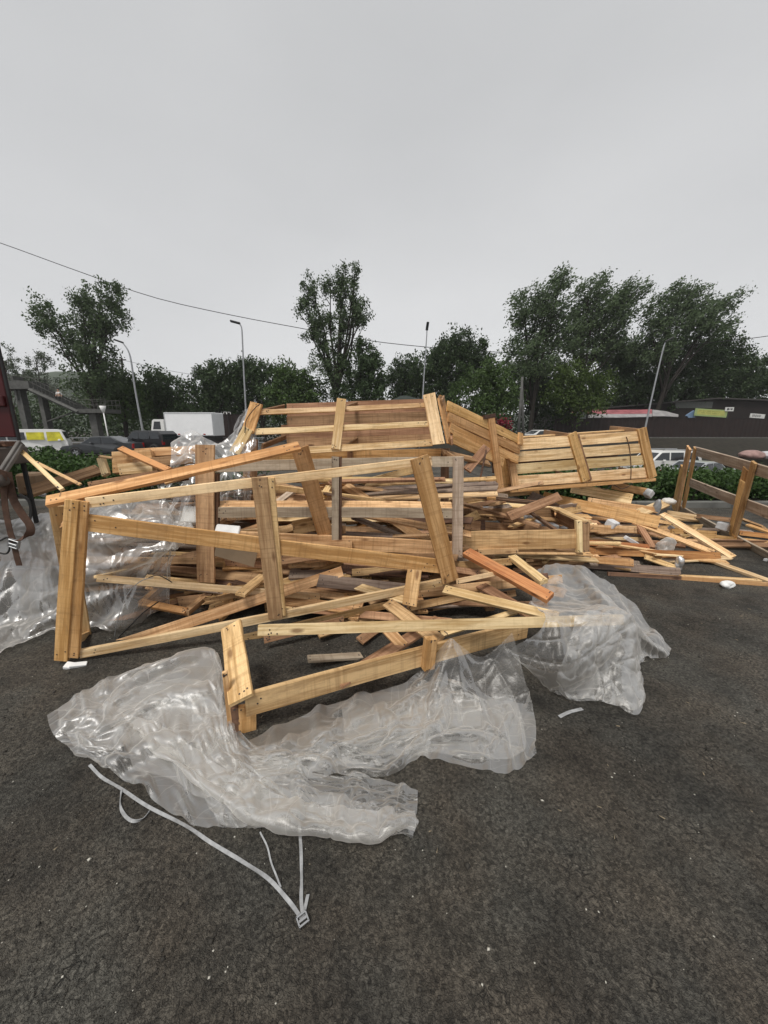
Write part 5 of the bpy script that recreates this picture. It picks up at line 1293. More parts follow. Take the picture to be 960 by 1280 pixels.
# sides and bottoms of other crates, broken off and buried in the heap: slats nailed across battens
def panel(loc, yaw, tilt, roll, L_, nsl, label, mats, gap=.145):
    M = Matrix.Translation(loc) @ Matrix.Rotation(R(yaw), 4, 'Z') @ Matrix.Rotation(R(tilt), 4, 'X') @ Matrix.Rotation(R(roll), 4, 'Y')
    root = empty('broken_pallet', loc, label, 'pallet', 'broken slatted pallets in the heap')
    nn = (M.to_3x3() @ UP); wd = (nsl - 1) * gap
    for k in range(nsl):
        l2 = L_ * (rnd.uniform(.55, .95) if rnd.random() < .25 else 1) / 2; yy = k * gap - wd / 2; sh = (L_ / 2 - l2) * rnd.choice((-1, 1))
        board('slat', M @ Vector((-l2 + sh, yy, .011)), M @ Vector((l2 + sh, yy + rnd.uniform(-.02, .02), .011)), rnd.uniform(.085, .115), .02, rnd.choice(mats), n=nn, parent=root, jag=rnd.choice((0, 0, .02)))
    for u in (-.92, 0, .92):
        board('batten', M @ Vector((u * L_ / 2, -wd / 2 - .07, -.0115)), M @ Vector((u * L_ / 2, wd / 2 + .07, -.0115)), .085, .024, rnd.choice(mats), n=nn, parent=root)
PM = ['brown', 'tan', 'tan', 'rosy', 'weather', 'orange', 'pale']
for k, (loc, yaw, tilt, roll, L_, nsl, lab) in enumerate((
  ((-.45, 3.75, .70), 6, 38, 4, 1.5, 4, 'slatted panel leaning inside the upright crate, its slats facing up'),
  ((.45, 3.9, .95), -14, 12, -5, 1.5, 4, 'slatted panel lying nearly flat under the top crate'),
  ((-.2, 3.35, .35), 10, 18, 3, 1.4, 4, 'slatted panel low behind the bottom rail of the upright crate'),
  ((-1.55, 3.2, .30), -8, 30, 4, 1.2, 4, 'dark slatted panel left of the upright crate corner post'),
  ((1.0, 4.45, .62), 20, 20, -6, 1.2, 3, 'slatted panel leaning behind the low long crate'),
  ((1.35, 4.5, .62), -6, 16, 4, 1.7, 4, 'slatted panel under the left half of the closed slatted crate'),
  ((2.2, 4.75, .42), 12, 14, 6, 1.6, 4, 'slatted panel under the right half of the closed slatted crate'),
  ((1.65, 4.0, .2), -6, 6, 2, 1.5, 3, 'dark slatted panel low between the low long crate and the weathered beam'),
  ((.3, 2.95, .16), 8, 12, 2, 1.3, 3, 'slatted panel lying low in the dark behind the front crate'),
  ((-.75, 2.95, .2), -12, 16, 3, 1.2, 3, 'slatted panel in the dark behind the brown double post'),
  ((3.1, 4.9, .14), 25, 6, 2, 1.4, 3, 'slatted panel lying flat in the middle of the right spill'),
)):
    panel(Vector(loc), yaw, tilt, roll, L_, nsl, lab, PM)
DBG = False
# ------------------------------------------------------------------ clear plastic film
def film_mat(name, haze=.30, tint=(.72, .72, .70)):
    m, t, b = new_mat(name); n = t.nodes.new; l = t.links.new
    t.nodes.remove(b)
    tr = n('ShaderNodeBsdfTransparent'); tr.inputs['Color'].default_value = (.95, .95, .94, 1)
    df = n('ShaderNodeBsdfDiffuse'); df.inputs['Color'].default_value = (*tint, 1)
    tl = n('ShaderNodeBsdfTranslucent'); tl.inputs['Color'].default_value = (*tint, 1)
    m0 = n('ShaderNodeMixShader'); m0.inputs[0].default_value = .35; l(df.outputs[0], m0.inputs[1]); l(tl.outputs[0], m0.inputs[2])
    gl = n('ShaderNodeBsdfGlossy'); gl.inputs['Roughness'].default_value = .36; gl.inputs['Color'].default_value = (.95, .95, .95, 1)
    lw = n('ShaderNodeLayerWeight'); lw.inputs['Blend'].default_value = .5
    tcn = n('ShaderNodeTexCoord')
    nz = n('ShaderNodeTexNoise'); nz.inputs['Scale'].default_value = 38; nz.inputs['Detail'].default_value = 4; nz.inputs['Distortion'].default_value = 2.2
    l(tcn.outputs['Object'], nz.inputs['Vector'])
    nb = n('ShaderNodeTexNoise'); nb.inputs['Scale'].default_value = 4; nb.inputs['Detail'].default_value = 4; l(tcn.outputs['Object'], nb.inputs['Vector'])
    bp = n('ShaderNodeBump'); bp.inputs['Strength'].default_value = .25; bp.inputs['Distance'].default_value = .006; l(nz.outputs['Fac'], bp.inputs['Height'])
    for q in (df, tl, gl, lw): l(bp.outputs['Normal'], q.inputs['Normal'])
    # haze of the film: milky base, more where it is seen edge-on
    hz = n('ShaderNodeMapRange'); hz.inputs['From Min'].default_value = .3; hz.inputs['From Max'].default_value = .75
    hz.inputs['To Min'].default_value = haze * .6; hz.inputs['To Max'].default_value = haze * 1.5; l(nb.outputs['Fac'], hz.inputs['Value'])
    # stress-whitened creases: thin lines where the film has been folded
    acc = hz.outputs['Result']
    for sc_, dist_, wid, amt, strx in ((2.4, .25, .006, .26, (.5, 1.8, 1)), (4.2, .25, .007, .22, (1.8, .5, 1)), (6, .2, .008, .18, (.6, 2.0, 1))):
        mp2 = n('ShaderNodeMapping'); mp2.inputs['Scale'].default_value = strx; mp2.inputs['Rotation'].default_value = (0, 0, sc_); l(tcn.outputs['Object'], mp2.inputs['Vector'])
        c_ = n('ShaderNodeTexNoise'); c_.inputs['Scale'].default_value = sc_; c_.inputs['Detail'].default_value = .6; c_.inputs['Distortion'].default_value = dist_; l(mp2.outputs['Vector'], c_.inputs['Vector'])
        s1_ = n('ShaderNodeMath'); s1_.operation = 'SUBTRACT'; s1_.inputs[1].default_value = .5; l(c_.outputs['Fac'], s1_.inputs[0])
        ab = n('ShaderNodeMath'); ab.operation = 'ABSOLUTE'; l(s1_.outputs[0], ab.inputs[0])
        mr_ = n('ShaderNodeMapRange'); mr_.inputs['From Max'].default_value = wid; mr_.inputs['To Min'].default_value = amt; mr_.inputs['To Max'].default_value = 0; l(ab.outputs[0], mr_.inputs['Value'])
        ad_ = n('ShaderNodeMath'); ad_.operation = 'ADD'; l(acc, ad_.inputs[0]); l(mr_.outputs['Result'], ad_.inputs[1]); acc = ad_.outputs[0]
    fa = n('ShaderNodeMath'); fa.operation = 'MULTIPLY_ADD'; fa.inputs[1].default_value = 1.0; fa.use_clamp = True
    pw_ = n('ShaderNodeMath'); pw_.operation = 'POWER'; pw_.inputs[1].default_value = 2.6; l(lw.outputs['Facing'], pw_.inputs[0])
    l(pw_.outputs[0], fa.inputs[0]); l(acc, fa.inputs[2])
    m1 = n('ShaderNodeMixShader'); l(fa.outputs[0], m1.inputs[0]); l(tr.outputs[0], m1.inputs[1]); l(m0.outputs[0], m1.inputs[2])
    fr = n('ShaderNodeMath'); fr.operation = 'MULTIPLY_ADD'; fr.inputs[1].default_value = .24; fr.inputs[2].default_value = .015; fr.use_clamp = True
    l(lw.outputs['Fresnel'], fr.inputs[0])
    m2 = n('ShaderNodeMixShader'); l(fr.outputs[0], m2.inputs[0]); l(m1.outputs[0], m2.inputs[1]); l(gl.outputs[0], m2.inputs[2])
    l(m2.outputs[0], t.nodes['Material Output'].inputs['Surface'])
    return m
FILM3 = film_mat('dusty_film', .22, (.60, .57, .53)); FILM = film_mat('clear_film', .085, (.70, .68, .65)); FILM4 = film_mat('thin_film', .07, (.72, .70, .67)); FILM2 = film_mat('milky_film', .28, (.74, .72, .685))

def grid_from_rows(rows, nu, nv):
    cols = [catmull(r, nu) for r in rows]                    # rows may have different lengths
    A = np.stack(cols, 0)
    out = np.zeros((nv, nu, 3))
    for j in range(nu): out[:, j] = catmull(list(A[:, j]), nv) if len(rows) > 2 else np.linspace(A[0, j], A[1, j], nv)
    return out
def cloth(P, slack, seed, steps=60, iters=14, amp=.02, wl=14.0, pin=None, floor=None, gravity=-6.0, xy_hold=.08, stiff_bend=.12):
    """position-based sheet: a bit too big for its place, so it buckles into folds, falls and rests on what is below"""
    rng = np.random.default_rng(seed)
    P = P.copy(); home = P.copy()
    sl = slack * (1 + .05 * snoise(P, 6, seed + 1, 2))
    def rest(a, b): return np.linalg.norm(b - a, axis=-1)
    H0 = rest(P[:, :-1], P[:, 1:]) * (sl[:, :-1]); V0 = rest(P[:-1], P[1:]) * (sl[:-1])
    D0 = rest(P[:-1, :-1], P[1:, 1:]) * sl[:-1, :-1]; E0 = rest(P[:-1, 1:], P[1:, :-1]) * sl[:-1, :-1]
    B0 = rest(P[:, :-2], P[:, 2:]) * sl[:, :-2]; B1 = rest(P[:-2], P[2:]) * sl[:-2]
    P[..., 2] += np.abs(snoise(P, wl, seed, 3)) * amp * 2 + rng.normal(size=P.shape[:2]) * amp * .1
    P[..., :2] += np.stack([snoise(P, wl * .8, seed + 5, 2), snoise(P, wl * .8, seed + 6, 2)], -1) * amp * .6
    old = P.copy()
    wgt = np.ones(P.shape[:2])
    if pin is not None: wgt[pin] = 0
    def sol(A, B, L0, wa, wb, k):
        d = B - A; l_ = np.linalg.norm(d, axis=-1) + 1e-9; ws = wa + wb + 1e-9
        c = d * (k * (l_ - L0) / l_ / ws)[..., None]
        A += c * wa[..., None]; B -= c * wb[..., None]
    def par(sA, sB, L0, k, ax):
        for o in (0, 1):
            i = [slice(None), slice(None)]; i[ax] = slice(o, None, 2); i = tuple(i)
            A, B = P[sA][i], P[sB][i]; sol(A, B, L0[i], wgt[sA][i], wgt[sB][i], k)
    s_ = slice
    for st in range(steps):
        v = (P - old) * .94; old = P.copy()
        P += v * wgt[..., None]; P[..., 2] += gravity / 3600 * wgt
        for it in range(iters):
            par((s_(None), s_(0, -1)), (s_(None), s_(1, None)), H0, 1.0, 1)
            par((s_(0, -1), s_(None)), (s_(1, None), s_(None)), V0, 1.0, 0)
            par((s_(0, -1), s_(0, -1)), (s_(1, None), s_(1, None)), D0, .5, 0)
            par((s_(0, -1), s_(1, None)), (s_(1, None), s_(0, -1)), E0, .5, 0)
            if stiff_bend and it % 2 == 0:
                d = P[:, 2:] - P[:, :-2]; l_ = np.linalg.norm(d, axis=-1) + 1e-9
                c = d * (stiff_bend * .5 * np.minimum(l_ - B0, 0) / l_)[..., None]; P[:, :-2] += c * wgt[:, :-2, None]; P[:, 2:] -= c * wgt[:, 2:, None]
                d = P[2:] - P[:-2]; l_ = np.linalg.norm(d, axis=-1) + 1e-9
                c = d * (stiff_bend * .5 * np.minimum(l_ - B1, 0) / l_)[..., None]; P[:-2] += c * wgt[:-2, :, None]; P[2:] -= c * wgt[2:, :, None]
            f_ = floor(P) if floor is not None else np.zeros(P.shape[:2])
            f_ = f_ + .004
            hit = P[..., 2] < f_
            P[..., 2] = np.where(hit, f_, P[..., 2])
            P[..., :2] = np.where(hit[..., None], P[..., :2] * .5 + old[..., :2] * .5, P[..., :2])
        P[..., :2] += (home[..., :2] - P[..., :2]) * xy_hold * .1
        for e in ((0, s_(None)), (-1, s_(None)), (s_(None), 0), (s_(None), -1)):
            P[e][..., :2] += (home[e][..., :2] - P[e][..., :2]) * xy_hold * 3
    return P
def film(name, label, rows, nu, nv, slack, seed, mat=None, parent=None, cat='plastic film', group=None, **k):
    cr = k.pop('crease', .006)
    cs = k.pop('coarse', 3.4)
    P0 = grid_from_rows(rows, max(12, int(nu / cs)), max(10, int(nv / cs)))
    if 'pin' in k: k['pin'] = (k['pin'][0], np.clip((k['pin'][1] / nu * P0.shape[1]).astype(int), 0, P0.shape[1] - 1))
    hr = k.pop('hold_rows', ())
    if hr: k['pin'] = (np.concatenate([np.full(P0.shape[1], r % P0.shape[0]) for r in hr]), np.concatenate([np.arange(P0.shape[1]) for r in hr]))
    P = cloth(P0, 1 + (slack - 1) * .75, seed, **k)
    P = grid_from_rows([list(r) for r in P], int(nu * 1.9), int(nv * 1.9))     # finer sheet through the settled one
    du = np.gradient(P, axis=1); dv = np.gradient(P, axis=0); nn = np.cross(du, dv); nn /= np.linalg.norm(nn, axis=-1, keepdims=True) + 1e-9
    wp = P + .02 * np.stack([snoise(P, 9, seed + 21, 2), snoise(P, 9, seed + 22, 2), snoise(P, 9, seed + 23, 2)], -1)
    def vee(q, s_, sd): return np.abs(snoise(q * np.array([1, 1, .6]), s_, sd, 1))
    fl = np.clip(P[..., 2] / .03, .45, 1)
    hh = -cr * fl * (vee(wp, 9, seed + 31) * 3.2 + vee(wp, 19, seed + 32) * 2.0 + vee(wp, 40, seed + 33) * 1.2 + vee(wp, 75, seed + 34) * .5)   # flat facets meeting in sharp creases
    ul = np.concatenate([[0], np.cumsum(np.linalg.norm(np.diff(P[P.shape[0] // 2], axis=0), axis=1))]); vl = np.concatenate([[0], np.cumsum(np.linalg.norm(np.diff(P[:, P.shape[1] // 2], axis=0), axis=1))])
    UU, VV = np.meshgrid(ul, vl); UV = np.stack([UU, VV, 0 * UU], -1); UV = UV + .035 * np.stack([snoise(UV, 7, seed + 41, 2), snoise(UV, 7, seed + 42, 2), 0 * UU], -1)
    for q_, (an, sx_, sy_, am) in enumerate(((.45, 3.0, 20, 4.2), (-.6, 4.0, 26, 2.6), (1.3, 5, 34, 1.6))):           # long folds of stiff film, crossing one another
        a_ = UV[..., 0] * math.cos(an) + UV[..., 1] * math.sin(an); b_ = -UV[..., 0] * math.sin(an) + UV[..., 1] * math.cos(an)
        rr = np.abs(snoise(np.stack([a_ * sx_, b_ * sy_, 0 * a_], -1), 1.0, seed + 51 + q_, 1))
        msk = np.clip(.5 + 1.1 * snoise(UV, 3.2, seed + 61 + q_, 1), .1, 1)
        hh = hh + cr * fl * am * msk * np.exp(-rr * 9.0)
    P = P + nn * hh[..., None]
    P[..., 2] = np.maximum(P[..., 2] + .012, .011)
    nv, nu = P.shape[:2]
    i, j = np.meshgrid(np.arange(nu - 1), np.arange(nv - 1)); a = (j * nu + i).ravel()
    if DBG:
        for nm, row in (('top', P[0]), ('bot', P[-1]), ('home', P0[-1])):
            print('FILM', str(label)[:30], nm, [(round(480 + 450 * (Vector(q) - CAM).x / depth(Vector(q))), round(640 - 450 * (Vector(q) - CAM).dot(_up) / depth(Vector(q)))) for q in row[::max(1, len(row) // 6)]])
    me = mesh_np(name, P.reshape(-1, 3), np.stack([a, a + 1, a + 1 + nu, a + nu], -1), True)
    o = link(name, me, mat or FILM, parent)
    s = o.modifiers.new('sub', 'SUBSURF'); s.levels = 0; s.render_levels = 0
    if parent is None: tag(o, label, cat, group or 'clear film round the heap')
    return o
def h(px, py, z): return Z(px, py, z)
def bump(c, rx, ry, z):
    return lambda P: np.maximum(0, z * (1 - ((P[..., 0] - c[0]) / rx) ** 2 - ((P[..., 1] - c[1]) / ry) ** 2))

def layer(o, rows, f0, f1, g0_, g1_, nu, nv, seed, **k):
    """a fold of the same sheet lying over part of it"""
    G = grid_from_rows(rows, 40, 24); a0, a1, b0, b1 = int(f0 * 39), int(f1 * 39), int(g0_ * 23), int(g1_ * 23)
    sub_ = G[b0:b1 + 1, a0:a1 + 1]; rws = [[Vector(q) + Vector((rnd.uniform(-.02, .02), rnd.uniform(-.02, .02), .012)) for q in r[::max(1, (a1 - a0) // 5)]] for r in sub_[::max(1, (b1 - b0) // 3)]]
    film('film_fold', None, rws, nu, nv, 1.07, seed, parent=o, **k)
# 1: front left sheet
A_ = [
 [h(60, 898, .0), h(118, 858, .02), h(198, 828, .02), h(268, 815, .02), h(290, 900, .03), h(385, 955, .05), h(465, 970, .03), h(522, 990, .01)],
 [h(66, 915, .02), h(118, 885, .09), h(190, 862, .08), h(262, 868, .08), h(305, 935, .10), h(385, 975, .10), h(455, 985, .09), h(521, 1005, .02)],
 [h(85, 932, .02), h(140, 925, .08), h(195, 915, .07), h(265, 950, .05), h(320, 975, .06), h(385, 1000, .10), h(450, 1010, .09), h(519, 1025, .02)],
 [h(90, 940, .0), h(155, 976, .0), h(230, 1030, .0), h(290, 1037, .0), h(335, 1037, .0), h(385, 1024, .01), h(430, 1036, .0), h(515, 1052, .0)]]
o1 = film('plastic_film', 'big crumpled clear film spread on the asphalt at the front left, straps under it', A_, 150, 84, 1.07, 11, amp=.022, wl=13)
layer(o1, A_, .05, .62, .0, .7, 90, 60, 111, amp=.022, wl=13)
layer(o1, A_, .4, .98, .35, 1.0, 90, 50, 112, amp=.022, wl=13)
layer(o1, A_, .2, .8, .25, .98, 90, 50, 113, amp=.022, wl=13)
# the same wrap, a second rolled layer on top of it
A2_ = [[h(150, 885, .08), h(200, 895, .1), h(260, 930, .13), h(330, 965, .14), h(400, 985, .13), h(470, 1000, .1), h(518, 1010, .05)],
       [h(165, 895, .12), h(205, 912, .15), h(262, 950, .16), h(330, 985, .17), h(400, 1005, .15), h(470, 1018, .12), h(520, 1028, .05)],
       [h(185, 910, .07), h(225, 940, .06), h(275, 978, .06), h(335, 1008, .06), h(400, 1024, .05), h(465, 1036, .04), h(516, 1050, .01)]]
film('plastic_film', 'rolled fold of milky film lying along the top of the front left film', A2_, 130, 40, 1.06, 12, FILM2, amp=.02, wl=20, floor=lambda P: np.full(P.shape[:2], .02), gravity=-4)
# 2: front middle sheet, rising to the boards
A_ = [
 [h(312, 918, .05), h(400, 880, .05), h(470, 858, .06), h(528, 838, .10), h(562, 803, .28), h(600, 822, .2), h(640, 793, .34)],
 [h(312, 940, .06), h(400, 905, .12), h(470, 885, .13), h(530, 868, .14), h(575, 850, .15), h(615, 860, .12), h(655, 840, .18)],
 [h(318, 958, .03), h(405, 932, .12), h(470, 920, .13), h(535, 905, .14), h(590, 900, .12), h(630, 905, .08), h(668, 890, .06)],
 [h(326, 985, .0), h(420, 970, .02), h(485, 968, .02), h(525, 946, .03), h(590, 963, .0), h(640, 968, .0), h(670, 945, .0)]]
o2 = film('plastic_film', 'crumpled clear film at the front middle hanging up to the low front crate', A_, 130, 76, 1.07, 22, amp=.03, wl=16,
     pin=(np.array([0, 0, 0]), np.array([84, 86, 129])))
layer(o2, A_, .02, .6, .2, .95, 80, 50, 121, amp=.022, wl=13)
layer(o2, A_, .45, 1.0, .3, 1.0, 80, 50, 122, amp=.022, wl=13)
layer(o2, A_, .25, .8, .05, .6, 80, 40, 123, amp=.022, wl=13)
# 3: right sheet over the ends of the boards
def fl3(P):
    x, y = P[..., 0], P[..., 1]
    a, b = pt((600, 783, 2.05)), pt((780, 775, 2.12))
    on = (x > a.x) & (x < b.x + .01) & (np.abs(y - (2.05 + (x - a.x) / (b.x - a.x) * .07)) < .05)
    z = np.where(on, .425, 0)
    return z
A_ = [
 [h(672, 714, .30), h(696, 709, .30), h(725, 713, .26), h(758, 732, .18), h(785, 755, .06), h(812, 785, .02), h(838, 815, .0)],
 [h(664, 742, .42), h(694, 740, .44), h(728, 744, .42), h(766, 757, .34), h(790, 778, .22), h(812, 800, .12), h(832, 822, .02)],
 [h(682, 771, .455), h(704, 772, .47), h(730, 772, .47), h(768, 775, .44), h(788, 795, .24), h(800, 815, .10), h(800, 832, .02)],
 [h(640, 797, .38), h(680, 815, .32), h(712, 830, .28), h(745, 835, .24), h(775, 838, .16), h(795, 840, .07), h(800, 845, .02)],
 [h(662, 818, .26), h(682, 842, .14), h(705, 862, .06), h(735, 876, .02), h(765, 886, .0), h(797, 897, .0), h(804, 862, .0)]]
o3 = film('plastic_film', 'clear film bag wrapped over the board ends at the right of the front', A_, 110, 100, 1.04, 33, FILM4, amp=.03, wl=16, floor=fl3, gravity=-1.5, xy_hold=.15, hold_rows=(0,))
layer(o3, A_, .3, 1.0, .45, 1.0, 70, 50, 132, amp=.022, wl=13, floor=fl3, gravity=-1.5)
# 4: wrapped bundle at the left
A_ = [
 [Y(-60, 650, 3.1), Y(20, 655, 3.1), Y(70, 640, 3.15), Y(130, 632, 3.2), Y(200, 628, 3.2), Y(232, 650, 3.25)],
 [Y(-60, 690, 2.9), Y(15, 690, 2.9), Y(70, 668, 2.85), Y(130, 655, 2.85), Y(200, 652, 2.85), Y(245, 665, 2.95)],
 [Y(-70, 745, 2.7), Y(0, 745, 2.7), Y(65, 725, 2.7), Y(130, 700, 2.72), Y(195, 690, 2.78), Y(246, 690, 2.95)],
 [Y(-80, 800, 2.5), Y(-10, 795, 2.5), Y(60, 765, 2.62), Y(125, 755, 2.68), Y(185, 735, 2.8), Y(240, 712, 3.0)],
 [g0(-80, 850), g0(-5, 822), g0(70, 795), g0(140, 793), g0(185, 778), g0(225, 768)]]
A_ = [[Vector((p.x, p.y, max(p.z, 0.004))) for p in r] for r in A_]
def fl4(P):
    x, y = P[..., 0], P[..., 1]
    top = .78 * sstep(-4.2, -3.0, x) * (1 - .25 * sstep(-1.75, -1.35, x))
    return np.where((y > 2.86) & (y < 3.6), top * sstep(2.8, 2.95, y), 0)
film('plastic_film', 'large clear film wrapped over the bundle behind the front left frame', A_, 120, 84, 1.05, 44, FILM3, amp=.035, wl=13, floor=fl4, gravity=-2, xy_hold=.2, hold_rows=(0, -1))
A2_ = [[p + Vector((.05, .12, -.1)) for p in r] for r in A_[:4]] + [[p + Vector((.05, .1, 0)) for p in A_[4]]]
# things inside the wrap: a stack of boards and a sheet of paper on top
jumble(26, (-3.4, -1.75), (3.0, 3.45), lambda x, y: .62, 'dark board stacked under the film at the left', ['brown', 'dark', 'weather'], yaw=6, lr=(.8, 1.4), tilt=2)
# 5: film over the back left crates
A_ = [
 [Y(216, 556, 3.85), Y(240, 545, 3.9), Y(262, 552, 3.9), Y(285, 545, 3.9), Y(300, 520, 3.9), Y(322, 506, 3.85)],
 [Y(214, 566, 3.6), Y(240, 556, 3.65), Y(262, 560, 3.65), Y(285, 556, 3.7), Y(304, 540, 3.8), Y(321, 530, 3.8)],
 [Y(213, 582, 3.45), Y(240, 574, 3.45), Y(262, 576, 3.45), Y(285, 574, 3.5), Y(306, 566, 3.6), Y(320, 556, 3.7)]]
film('plastic_film', 'light film blown up over the boards between the box truck and the top crate', A_, 80, 44, 1.14, 55, FILM, amp=.03, wl=16, floor=lambda P: np.full(P.shape[:2], .5), gravity=-.5, xy_hold=.3, steps=30)
A_ = [
 [Y(266, 582, 3.5), Y(280, 580, 3.5), Y(295, 580, 3.52), Y(312, 584, 3.55)],
 [Y(266, 612, 3.4), Y(282, 612, 3.38), Y(297, 612, 3.4), Y(314, 612, 3.45)],
 [Y(268, 645, 3.4), Y(282, 645, 3.38), Y(298, 645, 3.4), Y(312, 640, 3.45)]]
film('plastic_film', 'pleated film hanging behind the left corner post of the upright crate', A_, 56, 60, 1.16, 66, FILM, amp=.03, wl=22, floor=lambda P: np.full(P.shape[:2], .1), gravity=-.5, xy_hold=.3, steps=30)
A_ = [
 [Y(196, 600, 3.2), Y(215, 590, 3.25), Y(240, 585, 3.3), Y(252, 590, 3.3)],
 [Y(200, 632, 3.05), Y(215, 625, 3.1), Y(238, 620, 3.12), Y(252, 622, 3.15)],
 [Y(205, 655, 3.0), Y(218, 655, 3.02), Y(238, 655, 3.05), Y(252, 655, 3.1)]]
film('plastic_film', 'folded film lump left of the upright crate corner post', A_, 60, 60, 1.16, 77, FILM, amp=.03, wl=20, floor=lambda P: np.full(P.shape[:2], .1), gravity=-.5, xy_hold=.3, steps=30)

# ------------------------------------------------------------------ straps, foam, paper, litter
STRAP = plain('grey_strap', (.30, .305, .31), .45, scale=40, var=.25)
s1 = empty('packing_strap', h(378, 1150, 0), 'pale grey strap with a buckle running out from under the front left film', 'strap')
def gr_(px, py, z=.006): return h(px, py, z)
ribbon('webbing', [gr_(112, 956, .02), gr_(128, 972), gr_(150, 985), gr_(185, 1008), gr_(232, 1032), gr_(262, 1052), gr_(300, 1075), gr_(335, 1098), gr_(360, 1125), gr_(377, 1148)], .0125, .0022, STRAP, s1, Vector((.3, 1, .2)), 70, .5)
ribbon('webbing', [gr_(374, 1018, .02), gr_(375, 1040), gr_(376.5, 1070), gr_(377, 1100), gr_(376.5, 1125), gr_(379, 1146)], .012, .0022, STRAP, s1, Vector((1, 0, .25)), 40, .5)
ribbon('webbing', [gr_(152, 988), gr_(150, 1005), gr_(155, 1018), gr_(165, 1026), gr_(177, 1024), gr_(187, 1014)], .012, .002, STRAP, s1, Vector((.5, .5, .5)), 30, .6)
ribbon('webbing', [gr_(325, 1040, .01), gr_(334, 1058), gr_(339, 1078), gr_(346, 1096), gr_(351, 1109)], .006, .0015, STRAP, s1, Vector((1, 0, .3)), 26)
ribbon('webbing', [gr_(385, 1118), gr_(382, 1132), gr_(379, 1145)], .012, .002, STRAP, s1, Vector((1, 0, .3)), 12)
c = gr_(378.5, 1151, .012); M = Matrix.Translation(c) @ Matrix.Rotation(.6, 4, 'Z')
bm = bmesh.new()
for lo, hi in (((-.018, -.016, -.007), (-.013, .016, .012)), ((.013, -.016, -.007), (.018, .016, .012)), ((-.018, .011, .006), (.018, .017, .012)), ((-.018, -.017, .004), (.018, -.011, .012)), ((-.014, -.004, 0), (.014, .004, .01))): add_box(bm, lo, hi, M, .0015)
link('buckle', mesh_bm('buckle', bm), plain('bright_steel', (.6, .6, .6), .25, .9), s1)
def cord(pts, r, mat, label): tag(tube('cord', [Vector(k) for k in catmull(pts, 40)], r, mat, None, 5), label, 'cord')
cord([g0(143, 797), Y(147, 775, 2.5), Y(158, 745, 2.55), Y(175, 727, 2.6), Y(192, 722, 2.65)], .003, STRAP, 'thin grey wire curving up to the board through the front left frame')
cord([g0(148, 797), Y(165, 780, 2.5), Y(180, 765, 2.6), Y(198, 752, 2.75)], .005, BLACK, 'black cord hanging from the small frame in the left hollow')
cord([Y(186, 722, 2.62), Y(196, 719, 2.6), Y(205, 722, 2.6), Y(215, 728, 2.64)], .004, BLACK, 'black cord looped over the board through the front left frame')
def block(name, c, size, rot, mat, label, cat, amp=.02):
    bm = bmesh.new(); M = Matrix.Translation(c) @ Matrix.Rotation(rot[2], 4, 'Z') @ Matrix.Rotation(rot[1], 4, 'Y') @ Matrix.Rotation(rot[0], 4, 'X')
    s = Vector(size) / 2; add_box(bm, -s, s, None, min(size) * .12)
    bmesh.ops.subdivide_edges(bm, edges=bm.edges[:], cuts=2, use_grid_fill=True)
    co = np.array([v.co[:] for v in bm.verts]); nn = snoise(co, 30, int(abs(c.x * 99)) + 3, 2)
    for v, q in zip(bm.verts, nn): v.co = M @ (v.co * (1 + amp * q))
    return tag(link(name, mesh_bm(name, bm), mat), label, cat)
def bpx(name, px, py, z, wpx, hpx, dep, rot, mat, label, cat):
    c = Z(px, py, z); k = depth(c) / F * (.78 if mat is FOAM else 1)
    return block(name, c, (wpx * k, dep, hpx * k), rot, mat, label, cat)
o = tube('foam_roll', [Z(603, 637, .59), Z(620, 637, .585), Z(638, 637, .58)], .04, FOAM, None, 12); tag(o, 'long white foam roll lying on the thin grey batten', 'foam roll')
bm = bmesh.new(); tube_bm(bm, [Z(618, 637, .587), Z(620, 637, .586)], .0412, 12, False); link('band', mesh_bm('band', bm), plain('blue_band', (.25, .35, .5), .5), o)
bpx('foam_block', 673, 654, .5, 16, 9, .1, (.2, .2, .5), FOAM, 'white foam block right of the foam roll inside the low crate', 'foam block')
bpx('foam_block', 687, 658, .47, 18, 8, .12, (.1, .15, .2), GREYFOAM, 'grey foam strip between the white block and the upright grey block', 'foam block')
bpx('foam_block', 703, 654, .47, 11, 13, .1, (0, .1, .1), GREYFOAM, 'upright grey foam block by the low crate end board', 'foam block')
bpx('foam_block', 663, 652, .5, 16, 14, .1, (0, .1, .1), GREYFOAM, 'dull grey foam block at the left of the white block', 'foam block')
bpx('foam_block', 765, 655, .38, 15, 12, .12, (.3, .1, .5), FOAM, 'white foam cube on the tan plank right of the low crate', 'foam block')
bpx('foam_strip', 789, 676, .22, 26, 6, .05, (.2, .5, .1), FOAM, 'white foam strip slanting above the saturated orange board', 'foam strip')
bpx('foam_block', 811, 617, .58, 12, 12, .1, (.2, .6, .5), FOAM, 'white foam wedge at the top right of the spill', 'foam block')
bpx('foam_block', 904, 658, .2, 12, 12, .14, (.1, .1, .4), FOAM, 'white foam cube at the foot of the leaning crate side', 'foam block')
bpx('foam_block', 839, 660, .22, 7, 6, .06, (.4, .1, .4), FOAM, 'tiny white foam chip between two sticks in the right spill', 'foam block')
bpx('foam_block', 958, 700, .01, 8, 4, .04, (.1, .1, .4), FOAM, 'white foam sliver at the right edge by the leaning crate side', 'foam block')
bpx('paper_sheet', 252, 645, .83, 44, 10, .16, (.9, .05, .1), PAPER, 'white paper sheet lying on the wrapped bundle behind the frame', 'paper')
bpx('paper_sheet', 285, 664, .72, 28, 9, .1, (.7, .15, .2), PAPER, 'folded white paper below the upright crate middle rail', 'paper')
